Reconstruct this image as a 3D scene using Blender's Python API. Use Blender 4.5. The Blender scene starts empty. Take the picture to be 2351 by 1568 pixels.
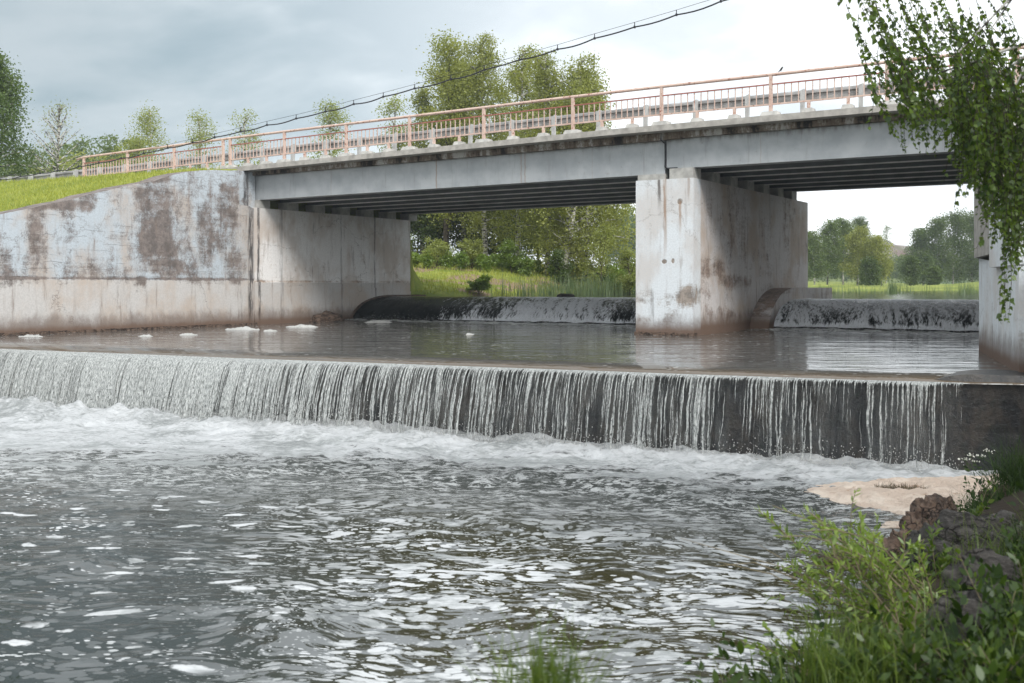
import bpy, math, random
import numpy as np
from mathutils import Vector

# ------------------------------------------------------------------ camera, world, sun
scene = bpy.context.scene
COL = scene.collection
F = 2481.0
YAW = math.radians(31.9)
CY, SY = math.cos(YAW), math.sin(YAW)
EYE = 2.8
cam = bpy.data.cameras.new('camera'); camo = bpy.data.objects.new('camera', cam); COL.objects.link(camo)
camo.location = (0, 0, EYE); camo.rotation_euler = (math.radians(90), 0, YAW)
cam.sensor_width = 36; cam.lens = 36 * F / 2351; cam.shift_y = -129 / 2351
cam.clip_start = 0.1; cam.clip_end = 5000
cam.dof.use_dof = True; cam.dof.focus_distance = 24; cam.dof.aperture_fstop = 3.2
scene.camera = camo

SUN_DIR = Vector((0.62, -0.42, 0.66)).normalized()      # towards the sun: over the right bank
world = bpy.data.worlds.new('World'); scene.world = world; world.use_nodes = True
sun = bpy.data.lights.new('sun', 'SUN'); sun.energy = 2.6; sun.angle = math.radians(24); sun.color = (1, .975, .94)
suno = bpy.data.objects.new('sun', sun); COL.objects.link(suno)
suno.rotation_euler = (-SUN_DIR).to_track_quat('-Z', 'Y').to_euler()
vs = scene.view_settings; vs.view_transform = 'Standard'; vs.look = 'None'; vs.exposure = 0.46; vs.gamma = 1.0
scene.cycles.use_denoising = True
scene.cycles.max_bounces = 6; scene.cycles.transparent_max_bounces = 12
scene.cycles.caustics_reflective = False; scene.cycles.caustics_refractive = False

# ------------------------------------------------------------------ node helper
class NB:
    def __init__(s, nt): s.nt = nt
    def node(s, t, **kw):
        n = s.nt.nodes.new(t)
        for k, v in kw.items(): setattr(n, k, v)
        return n
    def put(s, sock, v):
        if isinstance(v, bpy.types.NodeSocket): s.nt.links.new(v, sock)
        elif v is not None:
            if hasattr(sock.default_value, '__len__') and not hasattr(v, '__len__'): v = (v,) * len(sock.default_value)
            if hasattr(v, '__len__') and len(v) == 3 and len(sock.default_value) == 4: v = (*v, 1)
            sock.default_value = v
    def m(s, op, a, b=None, c=None, clamp=False):
        n = s.node('ShaderNodeMath', operation=op, use_clamp=clamp)
        s.put(n.inputs[0], a); s.put(n.inputs[1], b); s.put(n.inputs[2], c)
        return n.outputs[0]
    def add(s, a, b): return s.m('ADD', a, b)
    def sub(s, a, b): return s.m('SUBTRACT', a, b)
    def mul(s, a, b): return s.m('MULTIPLY', a, b)
    def mx(s, a, b): return s.m('MAXIMUM', a, b)
    def mn(s, a, b): return s.m('MINIMUM', a, b)
    def step(s, v, a, b, lo=0.0, hi=1.0):
        n = s.node('ShaderNodeMapRange', interpolation_type='SMOOTHSTEP')
        if not isinstance(a, bpy.types.NodeSocket) and not isinstance(b, bpy.types.NodeSocket) and a > b: a, b, lo, hi = b, a, hi, lo
        for i, x in enumerate((v, a, b, lo, hi)): s.put(n.inputs[i], x)
        return n.outputs[0]
    def mix(s, f, a, b, mode='MIX'):
        n = s.node('ShaderNodeMix', data_type='RGBA', blend_type=mode)
        s.put(n.inputs[0], f); s.put(n.inputs[6], a); s.put(n.inputs[7], b)
        return n.outputs[2]
    def vm(s, op, a, b):
        n = s.node('ShaderNodeVectorMath', operation=op); s.put(n.inputs[0], a); s.put(n.inputs[1], b); return n.outputs[0]
    def pos(s): return s.node('ShaderNodeNewGeometry').outputs['Position']
    def xyz(s, v):
        n = s.node('ShaderNodeSeparateXYZ'); s.put(n.inputs[0], v); return n.outputs
    def comb(s, x, y, z):
        n = s.node('ShaderNodeCombineXYZ'); s.put(n.inputs[0], x); s.put(n.inputs[1], y); s.put(n.inputs[2], z); return n.outputs[0]
    def noise(s, v, sc, det=3, rough=.5, dist=0, col=False):
        n = s.node('ShaderNodeTexNoise'); s.put(n.inputs['Vector'], v)
        for k, x in (('Scale', sc), ('Detail', det), ('Roughness', rough), ('Distortion', dist)): s.put(n.inputs[k], x)
        return n.outputs[1] if col else n.outputs[0]
    def vor(s, v, sc, feat='F1', rnd=1.0, out='Distance'):
        n = s.node('ShaderNodeTexVoronoi', feature=feat); s.put(n.inputs['Vector'], v); s.put(n.inputs['Scale'], sc)
        s.put(n.inputs['Randomness'], rnd); return n.outputs[out]
    def bump(s, h, st, dist, normal=None):
        n = s.node('ShaderNodeBump'); s.put(n.inputs['Strength'], st); s.put(n.inputs['Distance'], dist); s.put(n.inputs['Height'], h)
        if normal is not None: s.put(n.inputs['Normal'], normal)
        return n.outputs[0]
    def attr(s, name):
        return s.node('ShaderNodeAttribute', attribute_name=name).outputs['Fac']
    def bsdf(s, col, rough=.7, spec=.5, normal=None, metal=0, ior=None, alpha=None):
        n = s.node('ShaderNodeBsdfPrincipled')
        s.put(n.inputs['Base Color'], col); s.put(n.inputs['Roughness'], rough); s.put(n.inputs['Specular IOR Level'], spec)
        s.put(n.inputs['Metallic'], metal)
        if ior: s.put(n.inputs['IOR'], ior)
        if normal is not None: s.put(n.inputs['Normal'], normal)
        if alpha is not None: s.put(n.inputs['Alpha'], alpha)
        return n.outputs[0]
    def mixsh(s, f, a, b):
        n = s.node('ShaderNodeMixShader'); s.put(n.inputs[0], f); s.nt.links.new(a, n.inputs[1]); s.nt.links.new(b, n.inputs[2]); return n.outputs[0]
    def out(s, sh):
        n = s.node('ShaderNodeOutputMaterial'); s.nt.links.new(sh, n.inputs[0])

def new_mat(name):
    mt = bpy.data.materials.new(name); mt.use_nodes = True; mt.node_tree.nodes.clear()
    return mt, NB(mt.node_tree)

# ------------------------------------------------------------------ world: Nishita sky behind an overcast layer, brighter round the hidden sun
def build_world():
    nt = world.node_tree; nt.nodes.clear(); b = NB(nt)
    sky = b.node('ShaderNodeTexSky', sky_type='NISHITA', sun_disc=False)
    sky.sun_elevation = math.asin(SUN_DIR.z); sky.sun_rotation = math.atan2(SUN_DIR.x, SUN_DIR.y)
    g = b.node('ShaderNodeTexCoord').outputs['Generated']
    x, y, z = b.xyz(g)[0:3]
    zz = b.add(b.mx(z, 0.0), 0.22)
    flat = b.comb(b.m('DIVIDE', x, zz), b.m('DIVIDE', y, zz), 0.0)
    n1 = b.noise(flat, 0.85, 5, .5, .5)
    n2 = b.noise(b.vm('MULTIPLY', flat, (1, 1.3, 1)), 2.1, 6, .52, .3)
    cl = b.step(b.add(b.mul(n1, .65), b.mul(n2, .35)), .40, .61)
    # azimuth measure: 0 towards the left edge of the view, 1 past the middle
    # direction across the bridge's far left: dot with camera right axis
    az = b.add(b.mul(x, CY), b.mul(y, SY))
    side = b.step(az, -.42, .16)
    back = b.step(b.add(b.mul(x, -SY), b.mul(y, CY)), .3, -.3)     # behind the viewer
    up = b.step(z, .28, .75)
    lum = b.mx(b.mx(side, back), up)
    grey = b.mix(cl, (.20, .285, .325), (.42, .475, .50))
    low = b.step(z, .0, .17)
    grey = b.mix(b.mul(b.sub(1.0, low), .45), grey, (.46, .505, .525))
    white = b.mix(cl, (.70, .755, .795), (1.30, 1.33, 1.35))
    c = b.mix(lum, grey, white)
    c = b.mix(0.08, c, b.vm('MULTIPLY', sky.outputs[0], (.1, .1, .1)))
    bg = b.node('ShaderNodeBackground'); b.put(bg.inputs[0], c); bg.inputs[1].default_value = 1.0
    o = b.node('ShaderNodeOutputWorld'); nt.links.new(bg.outputs[0], o.inputs[0])
build_world()

# ------------------------------------------------------------------ geometry helpers
rng = np.random.default_rng(7); random.seed(7)
def ray(x, y):
    rx, rz = (x - 1175.5) / F, -(y - 655) / F
    return np.array([rx * CY - SY, rx * SY + CY, rz])
def P(x, y, d): return ray(x, y) * d + np.array([0, 0, EYE])
def G(x, y, z):
    r = ray(x, y); return r * ((z - EYE) / r[2]) + np.array([0, 0, EYE])
def PV(x, y, v):
    r = ray(x, y); return r * (v / r[1]) + np.array([0, 0, EYE])
def PU(x, y, u):
    r = ray(x, y); return r * (u / r[0]) + np.array([0, 0, EYE])

_perm = np.random.default_rng(3).permutation(256); _perm = np.concatenate([_perm, _perm])
def pn2(x, y):
    xi = np.floor(x).astype(int); yi = np.floor(y).astype(int); xf = x - xi; yf = y - yi
    u = xf * xf * xf * (xf * (xf * 6 - 15) + 10); v = yf * yf * yf * (yf * (yf * 6 - 15) + 10)
    def g(ix, iy, dx, dy):
        a = _perm[(_perm[ix & 255] + iy) & 255] * (2 * np.pi / 256)
        return np.cos(a) * dx + np.sin(a) * dy
    n00 = g(xi, yi, xf, yf); n10 = g(xi + 1, yi, xf - 1, yf); n01 = g(xi, yi + 1, xf, yf - 1); n11 = g(xi + 1, yi + 1, xf - 1, yf - 1)
    return (n00 * (1 - u) + n10 * u) * (1 - v) + (n01 * (1 - u) + n11 * u) * v * 1.0
def fbm(x, y, o=4, r=.5):
    s = 0; a = 1; t = 0
    for i in range(o):
        s = s + a * pn2(x * 2 ** i + 17.3 * i, y * 2 ** i - 9.1 * i); t += a; a *= r
    return s / t * 1.5

def tag(o, label=None, cat=None, group=None, kind=None):
    if label: o['label'] = label
    if cat: o['category'] = cat
    if group: o['group'] = group
    if kind: o['kind'] = kind
    return o
def empty(name, loc, label, cat, group=None):
    o = bpy.data.objects.new(name, None); COL.objects.link(o); o.location = loc
    o.empty_display_size = .2
    return tag(o, label, cat, group)
def mk(name, V, Fs, mat, parent=None, smooth=False, fattr=None, uv=None, origin=None):
    """V (n,3) world coordinates; Fs list of index lists or int array (n,k)"""
    V = np.asarray(V, dtype=np.float64)
    off = np.array(parent_loc(parent)) if parent is not None else (np.array(origin) if origin is not None else np.zeros(3))
    V = V - off
    me = bpy.data.meshes.new(name)
    if isinstance(Fs, np.ndarray):
        n, k = Fs.shape
        me.vertices.add(len(V)); me.vertices.foreach_set('co', V.astype(np.float32).ravel())
        me.loops.add(n * k); me.loops.foreach_set('vertex_index', Fs.astype(np.int32).ravel())
        me.polygons.add(n); me.polygons.foreach_set('loop_start', np.arange(0, n * k, k, dtype=np.int32))
        me.polygons.foreach_set('loop_total', np.full(n, k, dtype=np.int32))
        me.update(calc_edges=True)
    else:
        me.from_pydata([tuple(v) for v in V], [], [tuple(int(i) for i in f) for f in Fs]); me.update()
    if smooth: me.polygons.foreach_set('use_smooth', np.ones(len(me.polygons), dtype=bool))
    if fattr is not None:
        for k_, vals in fattr.items():
            dom = 'FACE' if len(vals) == len(me.polygons) else 'POINT'
            a = me.attributes.new(k_, 'FLOAT', dom); a.data.foreach_set('value', np.asarray(vals, dtype=np.float32))
    if uv is not None:
        l = me.uv_layers.new(name='UVMap'); li = np.zeros(len(me.loops), dtype=np.int32); me.loops.foreach_get('vertex_index', li)
        l.data.foreach_set('uv', np.asarray(uv, dtype=np.float32)[li].ravel())
    me.materials.append(mat)
    o = bpy.data.objects.new(name, me); COL.objects.link(o)
    if parent is not None: o.parent = parent
    elif origin is not None: o.location = origin
    return o
def parent_loc(p):
    l = np.zeros(3)
    while p is not None: l = l + np.array(p.location); p = p.parent
    return l
def copy_tree(o, parent=None):
    c = o.copy(); COL.objects.link(c)
    if parent is not None: c.parent = parent
    for ch in o.children: copy_tree(ch, c)
    return c

class MB:
    def __init__(s): s.v = []; s.f = []
    def addv(s, V, Fc):
        n = len(s.v); s.v += [tuple(p) for p in V]; s.f += [[i + n for i in f] for f in Fc]
    def box(s, a, b, bev=0):
        (x0, y0, z0), (x1, y1, z1) = a, b
        x0, x1 = min(x0, x1), max(x0, x1); y0, y1 = min(y0, y1), max(y0, y1); z0, z1 = min(z0, z1), max(z0, z1)
        if not bev:
            V = [(x0, y0, z0), (x1, y0, z0), (x1, y1, z0), (x0, y1, z0), (x0, y0, z1), (x1, y0, z1), (x1, y1, z1), (x0, y1, z1)]
            s.addv(V, [(0, 3, 2, 1), (4, 5, 6, 7), (0, 1, 5, 4), (1, 2, 6, 5), (2, 3, 7, 6), (3, 0, 4, 7)])
        else:
            poly = [(x0 + bev, y0), (x1 - bev, y0), (x1, y0 + bev), (x1, y1 - bev), (x1 - bev, y1), (x0 + bev, y1), (x0, y1 - bev), (x0, y0 + bev)]
            s.prism(poly, z0, z1)
        return s
    def prism(s, poly, z0, z1):
        n = len(poly); zt = z1 if hasattr(z1, '__len__') else [z1] * n
        V = [(x, y, z0) for x, y in poly] + [(x, y, z) for (x, y), z in zip(poly, zt)]
        s.addv(V, [list(range(n))[::-1], list(range(n, 2 * n))] + [(i, (i + 1) % n, n + (i + 1) % n, n + i) for i in range(n)])
        return s
    def extr_u(s, prof, u0, u1):        # profile in (v,z) extruded along u; u may give slopes via z offset callables
        n = len(prof)
        V = [(u0, v, z) for v, z in prof] + [(u1, v, z) for v, z in prof]
        s.addv(V, [list(range(n))[::-1], list(range(n, 2 * n))] + [(i, (i + 1) % n, n + (i + 1) % n, n + i) for i in range(n)])
        return s
    def tube(s, pts, rad, sides=6, cap=True):
        pts = [Vector(p) for p in pts]; n = len(pts); base = len(s.v)
        rad = rad if hasattr(rad, '__len__') else [rad] * n
        up = Vector((0, 0, 1))
        for i, p in enumerate(pts):
            t = (pts[min(i + 1, n - 1)] - pts[max(i - 1, 0)]).normalized()
            a = t.cross(up)
            if a.length < .05: a = t.cross(Vector((1, 0, 0)))
            a.normalize(); b = t.cross(a)
            for k in range(sides):
                an = 2 * math.pi * k / sides
                s.v.append(tuple(p + (a * math.cos(an) + b * math.sin(an)) * rad[i]))
        for i in range(n - 1):
            for k in range(sides):
                k2 = (k + 1) % sides
                s.f.append([base + i * sides + k, base + (i + 1) * sides + k, base + (i + 1) * sides + k2, base + i * sides + k2])
        if cap:
            s.f.append([base + k for k in range(sides)]); s.f.append([base + (n - 1) * sides + k for k in range(sides)][::-1])
        return s
    def build(s, name, mat, parent=None, smooth=False, origin=None):
        return mk(name, s.v, s.f, mat, parent, smooth, origin=origin)

def grid_faces(nu, nv):      # vertex index = i*nv + j
    i, j = np.meshgrid(np.arange(nu - 1), np.arange(nv - 1), indexing='ij')
    a = (i * nv + j).ravel()
    return np.stack([a, a + nv, a + nv + 1, a + 1], 1)

# ------------------------------------------------------------------ materials
def mat_simple(name, col, rough=.7, var=.15, sc=6, metal=0, bump=0.0, spec=.4):
    mt, b = new_mat(name); p = b.pos()
    n = b.noise(p, sc, 5, .6); c2 = tuple(min(1, c * (1 + var * 2)) for c in col); c1 = tuple(c * (1 - var * 2) for c in col)
    c = b.mix(b.step(n, .3, .7), c1, c2)
    nm = b.bump(b.noise(p, sc * 5, 4, .6), .6, bump) if bump else None
    b.out(b.bsdf(c, rough, spec, nm, metal)); return mt

def mat_concrete(name, paint=(.56, .585, .60), raw=(.30, .245, .205), dark=(.085, .075, .07), paint_thr=.5, streak=.5,
                 boards=0.0, warm=.4, spots=(), saxis='y', drips=(), low_z=None, ledge=None, cracks=.6, joints=()):
    """painted, stained, vertically streaked concrete; coordinates are world metres. a: horizontal run (x+y)"""
    mt, b = new_mat(name); p = b.pos(); x, y, z = b.xyz(p)[0:3]
    a = b.add(x, y)
    w = b.noise(p, 1.3, 4, .55, col=True)
    pw = b.vm('ADD', p, b.vm('MULTIPLY', b.vm('SUBTRACT', w, (.5, .5, .5)), (.5, .5, .5)))
    big = b.noise(b.vm('MULTIPLY', pw, (1, 1, .6)), .55, 6, .6)
    mid = b.noise(b.vm('MULTIPLY', pw, (1, 1, .55)), 2.2, 8, .72)
    fine = b.noise(p, 22, 5, .6)
    hz = b.noise(b.comb(b.mul(a, 1.1), 0.0, b.mul(z, 5.0)), 1.0, 7, .7)
    m = b.add(b.add(b.mul(big, .38), b.mul(mid, .40)), b.mul(hz, .22))
    nz_ = b.xyz(b.node('ShaderNodeNewGeometry').outputs['Normal'])[2]; m = b.add(m, b.mul(b.step(nz_, .4, .8), .16))
    if spots:
        sp = 0.0
        for (sy, sz, ry, rz, amp) in spots:      # patch where the paint has gone, in (y,z)
            dy = b.m('ABSOLUTE', b.m('DIVIDE', b.sub(y if saxis == 'y' else x, sy), ry)); dz = b.m('ABSOLUTE', b.m('DIVIDE', b.sub(z, sz), rz))
            d = b.add(b.m('POWER', dy, 2.0), b.m('POWER', dz, 2.0))
            sp = b.add(sp, b.mul(b.step(d, 1.25, .1), amp))
        m = b.add(m, sp)
    if ledge is not None:
        m = b.sub(m, b.mul(b.step(z, ledge + .05, ledge - .05), .13))
        m = b.add(m, b.mul(b.mul(b.step(z, ledge - .5, ledge - .02), b.step(z, ledge + .12, ledge + .02)), .13))
    m = b.add(m, b.mul(b.sub(fine, .5), .12)); bare = b.mul(b.step(m, paint_thr - .05, paint_thr + .085), .95)
    sv = b.comb(a, 0.0, b.mul(z, .11))
    st1 = b.noise(b.vm('ADD', sv, b.vm('MULTIPLY', w, (.05, .05, .05))), 5.5, 6, .65)
    st2 = b.noise(sv, 17, 4, .6)
    stk = b.mul(b.step(st1, .53, .74), b.step(st2, .3, .62))
    lowp = b.step(z, ledge + .02, ledge - .02) if ledge is not None else 0.0
    paint = b.mix(lowp, paint, (.55, .53, .51))
    warmn = b.mul(b.step(b.noise(b.vm('MULTIPLY', pw, (1, 1, .7)), .8, 5, .6), .42, .66), warm)
    pc = b.mix(warmn, paint, (.47, .37, .29))
    pc = b.mix(b.mul(b.step(fine, .35, .7), .5), pc, b.mix(.28, paint, (0, 0, 0)))
    rc = b.mix(b.step(b.noise(p, 3.3, 7, .75), .38, .62), raw, tuple(c * .5 for c in raw))
    rc = b.mix(b.mul(b.step(b.noise(p, 9, 6, .8), .52, .66), .7), rc, dark)
    c = b.mix(bare, pc, rc)
    c = b.mix(b.mul(stk, streak), c, (.20, .15, .12))
    c = b.mix(b.mul(b.step(b.noise(sv, 3.1, 5, .6), .63, .72), streak * .8), c, (.10, .085, .08))
    h = b.add(b.mul(fine, .3), b.mul(b.sub(1.0, bare), .6))
    if boards:
        zb = b.add(b.mul(z, 1 / .19), b.mul(b.add(mid, big), .9))
        fr = b.m('FRACT', zb)
        ln = b.mul(b.step(b.m('ABSOLUTE', b.sub(fr, .5)), .455, .495), b.step(b.noise(b.vm('MULTIPLY', p, (1, 1, 5)), 1.3, 5, .65), .50, .60))
        if ledge is not None: ln = b.mul(ln, b.step(z, ledge - .02, ledge + .02))
        c = b.mix(b.mul(ln, boards), c, (.14, .11, .095)); h = b.sub(h, b.mul(ln, .8))
    if cracks:
        e = b.vor(b.vm('ADD', b.vm('MULTIPLY', p, (1, 1, 1.6)), b.vm('MULTIPLY', b.noise(p, 2.5, 5, .7, col=True), (.9, .9, .9))), .33, 'DISTANCE_TO_EDGE')
        ck = b.mul(b.step(e, .007, .001), b.step(b.noise(p, .7, 3), .44, .56))
        c = b.mix(b.mul(ck, cracks), c, (.12, .095, .08))
    for (jy, jw, ja) in joints:                  # dark run-off streaks below a joint, at y=jy
        jj = b.mul(b.step(b.m('ABSOLUTE', b.sub(b.add(y, b.mul(b.sub(mid, .5), .12)), jy)), jw, jw * .35), b.step(b.noise(sv, 11, 5, .7), .36, .55))
        c = b.mix(b.mul(jj, ja), c, (.05, .045, .045))
    for (du, z0, z1, dwd, da, dc) in drips:      # rust run-off from a fitting, fading downwards
        ax = y if saxis == 'y' else x
        dd = b.mul(b.step(b.m('ABSOLUTE', b.sub(b.add(ax, b.mul(b.sub(mid, .5), .10)), du)), dwd, dwd * .2), b.mul(b.step(z, z0, z0 + (z1 - z0) * .7), b.step(z, z1 + .03, z1 - .02)))
        c = b.mix(b.mul(b.mul(dd, b.step(b.noise(sv, 14, 4), .25, .6)), da), c, dc)
    if low_z is not None:                        # wet and rusty just over the water line
        wl = b.step(b.sub(z, b.mul(mid, .25)), low_z + .18, low_z - .02)
        c = b.mix(b.mul(wl, .9), c, (.16, .085, .045))
        dn = b.mul(b.step(b.sub(z, b.mul(mid, .8)), low_z + .25, low_z - .15), .7)
        c = b.mix(dn, c, (.13, .09, .07))
    b.out(b.bsdf(c, .85, .25, b.bump(h, .7, .02)))
    return mt

def mat_leaf(name, c1, c2, trans=.45, gloss=.06):
    mt, b = new_mat(name); t = b.attr('tint')
    n = b.noise(b.pos(), .55, 2)
    c = b.mix(b.m('ADD', b.mul(t, .75), b.mul(b.sub(n, .35), .6), clamp=True), c1, c2)
    d = b.node('ShaderNodeBsdfDiffuse'); b.put(d.inputs[0], c)
    tr = b.node('ShaderNodeBsdfTranslucent'); b.put(tr.inputs[0], b.mix(.6, c, b.vm('MULTIPLY', c, (1.5, 1.45, .6))))
    s = b.mixsh(trans, d.outputs[0], tr.outputs[0])
    g = b.node('ShaderNodeBsdfGlossy'); b.put(g.inputs[0], (.8, .85, .8)); b.put(g.inputs[1], .42)
    b.out(b.mixsh(gloss, s, g.outputs[0])); return mt

def mat_bark(name, white=True):
    mt, b = new_mat(name); p = b.pos()
    n = b.noise(b.vm('MULTIPLY', p, (1, 1, 3)), 3.2, 6, .7)
    if white: c = b.mix(b.step(n, .47, .56), (.55, .53, .49), (.045, .04, .035))
    else: c = b.mix(b.step(n, .4, .6), (.10, .08, .06), (.04, .032, .027))
    b.out(b.bsdf(c, .85, .2, b.bump(n, .5, .02))); return mt

M = {}
M['wall'] = mat_concrete('painted_wing_wall', paint=(.49, .54, .58), raw=(.225, .185, .165), paint_thr=.535, streak=.7, boards=.42, warm=.75, ledge=2.96, low_z=1.42,
    spots=((22.6, 5.2, .9, 1.6, .085), (22.7, 4.0, .9, .6, .10), (23.1, 3.3, .9, .35, .12), (18.6, 4.0, .4, 1.3, .10), (20.5, 3.2, 1.5, .25, .05), (24.6, 4.4, .5, 1.2, .05), (26.0, 3.4, .6, .7, .09), (25.6, 5.6, .6, .8, .07), (20.2, 5.3, .4, .5, .1), (25.6, 4.9, .5, .6, .05),
           (22.3, 6.3, 1.2, .35, .12), (18.5, 5.1, 2.0, .22, .14), (22.0, 2.6, .3, .5, .09)), joints=((26.62, .16, .9),))
M['abut'] = mat_concrete('stained_abutment', paint=(.82, .80, .78), raw=(.50, .39, .31), paint_thr=.585, streak=.75, warm=.75, low_z=1.45, ledge=2.9, cracks=.5,
    joints=((28.1, .12, .35), (31.3, .05, .45), (33.3, .07, .6), (27.0, .08, .9)))
M['pier'] = mat_concrete('stained_pier', paint=(.70, .735, .76), raw=(.38, .32, .27), paint_thr=.60, streak=.55, warm=.45, low_z=1.45, cracks=.35, saxis='x', spots=((-12.3, 2.45, .9, .28, .09), (-11.3, 2.5, .35, .4, .13), (-12.6, 1.9, .3, .3, .08), (-11.5, 5.05, .10, .10, .2), (-11.95, 3.44, .09, .07, .25), (-11.7, 3.46, .06, .09, .25)), drips=((-11.93, 3.0, 5.67, .07, .8, (.30, .19, .12)), (-12.1, 4.5, 5.67, .07, .9, (.10, .085, .075)), (-11.5, 3.9, 5.05, .06, .7, (.32, .21, .14)), (-11.25, 4.9, 5.67, .05, .7, (.3, .2, .14))))
M['pierside'] = mat_concrete('stained_pier_side', paint=(.64, .61, .60), raw=(.32, .23, .185), paint_thr=.56, streak=.85, warm=.9, low_z=1.55, cracks=.4, spots=((28.3, 3.3, 1.3, .35, .10), (30.2, 2.9, 1.6, .25, .09), (33.0, 2.7, 1.5, .2, .06), (29, 1.9, 2.0, .35, .05)), drips=((35.2, 2.9, 5.67, .05, .6, (.22, .15, .11)), (32.0, 1.6, 2.9, .06, .6, (.2, .14, .1))))
def mat_beam():
    mt, b = new_mat('painted_beam'); p = b.pos(); x, y, z = b.xyz(p)[0:3]
    n = b.noise(p, 1.4, 5, .6); sv = b.comb(x, 0.0, b.mul(z, .12)); st = b.noise(sv, 6, 6, .7); f = b.noise(p, 25, 4, .7)
    c = b.mix(b.step(n, .35, .65), (.34, .36, .375), (.43, .45, .46))
    c = b.mix(b.mul(b.step(st, .54, .70), .45), c, (.24, .235, .23))
    w = b.mul(b.sub(b.noise(b.comb(0.0, 0.0, z), 3, 3), .5), .12)
    for u, wd, am in ((-19.62, .035, .7), (-16.55, .03, .55), (-16.42, .03, .6), (-9.3, .02, .3), (-23.9, .02, .3), (-14.2, .015, .3)):
        c = b.mix(b.mul(b.step(b.m('ABSOLUTE', b.sub(b.add(x, w), u)), wd, wd * .3), am), c, (.30, .22, .17))
    c = b.mix(b.mul(b.step(b.noise(p, 7, 6, .75), .62, .70), .5), c, (.20, .18, .165))
    c = b.mix(b.mul(b.mul(b.step(z, 6.55, 6.75), b.step(st, .42, .6)), .6), c, (.16, .15, .14))
    b.out(b.bsdf(c, .8, .3, b.bump(b.add(n, b.mul(f, .3)), .4, .01))); return mt
M['beam'] = mat_beam()
M['beamdark'] = mat_simple('shaded_beam', (.13, .143, .152), .85, .08, 2)  # inner beams: shade under the deck is put into this dark colour
M['beampale'] = mat_simple('beam_edge_light', (.72, .70, .69), .85, .08, 2)  # pale colour stands for light caught on the beams' lower edges
M['slab'] = mat_simple('slab_concrete', (.36, .34, .31), .9, .12, 4, bump=.006)
M['block'] = mat_simple('block_concrete', (.42, .41, .385), .9, .1, 5, bump=.004)
def mat_band():
    mt, b = new_mat('stained_slab_band'); p = b.pos(); x, y, z = b.xyz(p)[0:3]
    big = b.noise(b.comb(x, 0.0, b.mul(z, .3)), 1.1, 5, .7); n = b.noise(b.comb(x, 0.0, b.mul(z, .25)), 5, 6, .7)
    f = b.noise(p, 14, 6, .75)
    m = b.add(b.mul(big, .55), b.add(b.mul(n, .3), b.mul(f, .15)))
    c = b.mix(b.step(m, .43, .50), (.40, .39, .37), (.16, .125, .095))
    c = b.mix(b.step(m, .50, .56), c, (.025, .023, .022))
    c = b.mix(b.mul(b.step(f, .55, .68), .5), c, (.06, .055, .05))
    b.out(b.bsdf(c, .9, .2, b.bump(f, .8, .02))); return mt
M['band'] = mat_band()
def mat_paint_rail():
    mt, b = new_mat('peach_rail_paint'); p = b.pos()
    c = b.mix(b.step(b.noise(p, 5, 4), .35, .65), (.54, .385, .32), (.61, .465, .395))
    c = b.mix(b.step(b.noise(p, 10, 6, .75), .54, .64), c, (.26, .09, .055))
    b.out(b.bsdf(c, .55, .4)); return mt
M['rail'] = mat_paint_rail()
M['railred'] = mat_simple('red_primer', (.33, .12, .09), .6, .12, 6)
M['galv'] = mat_simple('galvanised_steel', (.30, .29, .28), .45, .18, 3, metal=.45, bump=.002)
M['post'] = mat_simple('pale_post', (.40, .40, .39), .6, .08, 5, metal=.1)
M['cable'] = mat_simple('black_cable', (.015, .015, .02), .4, .1, 3)
M['asphalt'] = mat_simple('asphalt', (.06, .06, .06), .9, .12, 6, bump=.004)
M['path'] = mat_simple('gravel_path', (.34, .31, .27), .95, .12, 8, bump=.01)
M['barkw'] = mat_bark('birch_bark'); M['bark'] = mat_bark('dark_bark', False)
M['leaf_birch'] = mat_leaf('leaf_birch', (.15, .18, .038), (.41, .43, .12), .5, .03)
M['leaf_light'] = mat_leaf('leaf_light', (.18, .22, .05), (.38, .41, .13), .5, .03)
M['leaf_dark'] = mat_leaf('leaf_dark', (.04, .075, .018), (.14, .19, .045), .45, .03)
M['leaf_far'] = mat_leaf('leaf_far', (.08, .13, .045), (.20, .25, .085), .45, .02)
M['leaf_left'] = mat_leaf('leaf_left', (.045, .09, .018), (.15, .21, .05), .45, .03)
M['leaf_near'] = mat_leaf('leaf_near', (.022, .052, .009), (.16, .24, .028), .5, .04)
M['leaf_willow'] = mat_leaf('leaf_willow', (.09, .16, .02), (.30, .40, .07), .5, .05)
M['leaf_weed'] = mat_leaf('leaf_weed', (.04, .085, .012), (.15, .22, .03), .4, .04)
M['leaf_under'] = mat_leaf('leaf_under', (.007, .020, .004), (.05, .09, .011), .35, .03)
M['grass'] = mat_leaf('grass_blade', (.035, .08, .012), (.15, .20, .035), .35, .03)
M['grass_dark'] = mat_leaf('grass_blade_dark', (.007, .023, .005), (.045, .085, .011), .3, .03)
M['grass_far'] = mat_leaf('grass_far', (.22, .27, .04), (.42, .43, .10), .3, .02)
M['reed'] = mat_leaf('reed', (.07, .12, .05), (.16, .21, .09), .3, .05)
M['twig'] = mat_simple('twig', (.17, .14, .085), .8, .1, 6)
M['twigdark'] = mat_simple('dark_twig', (.04, .03, .025), .8, .1, 6)
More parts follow.
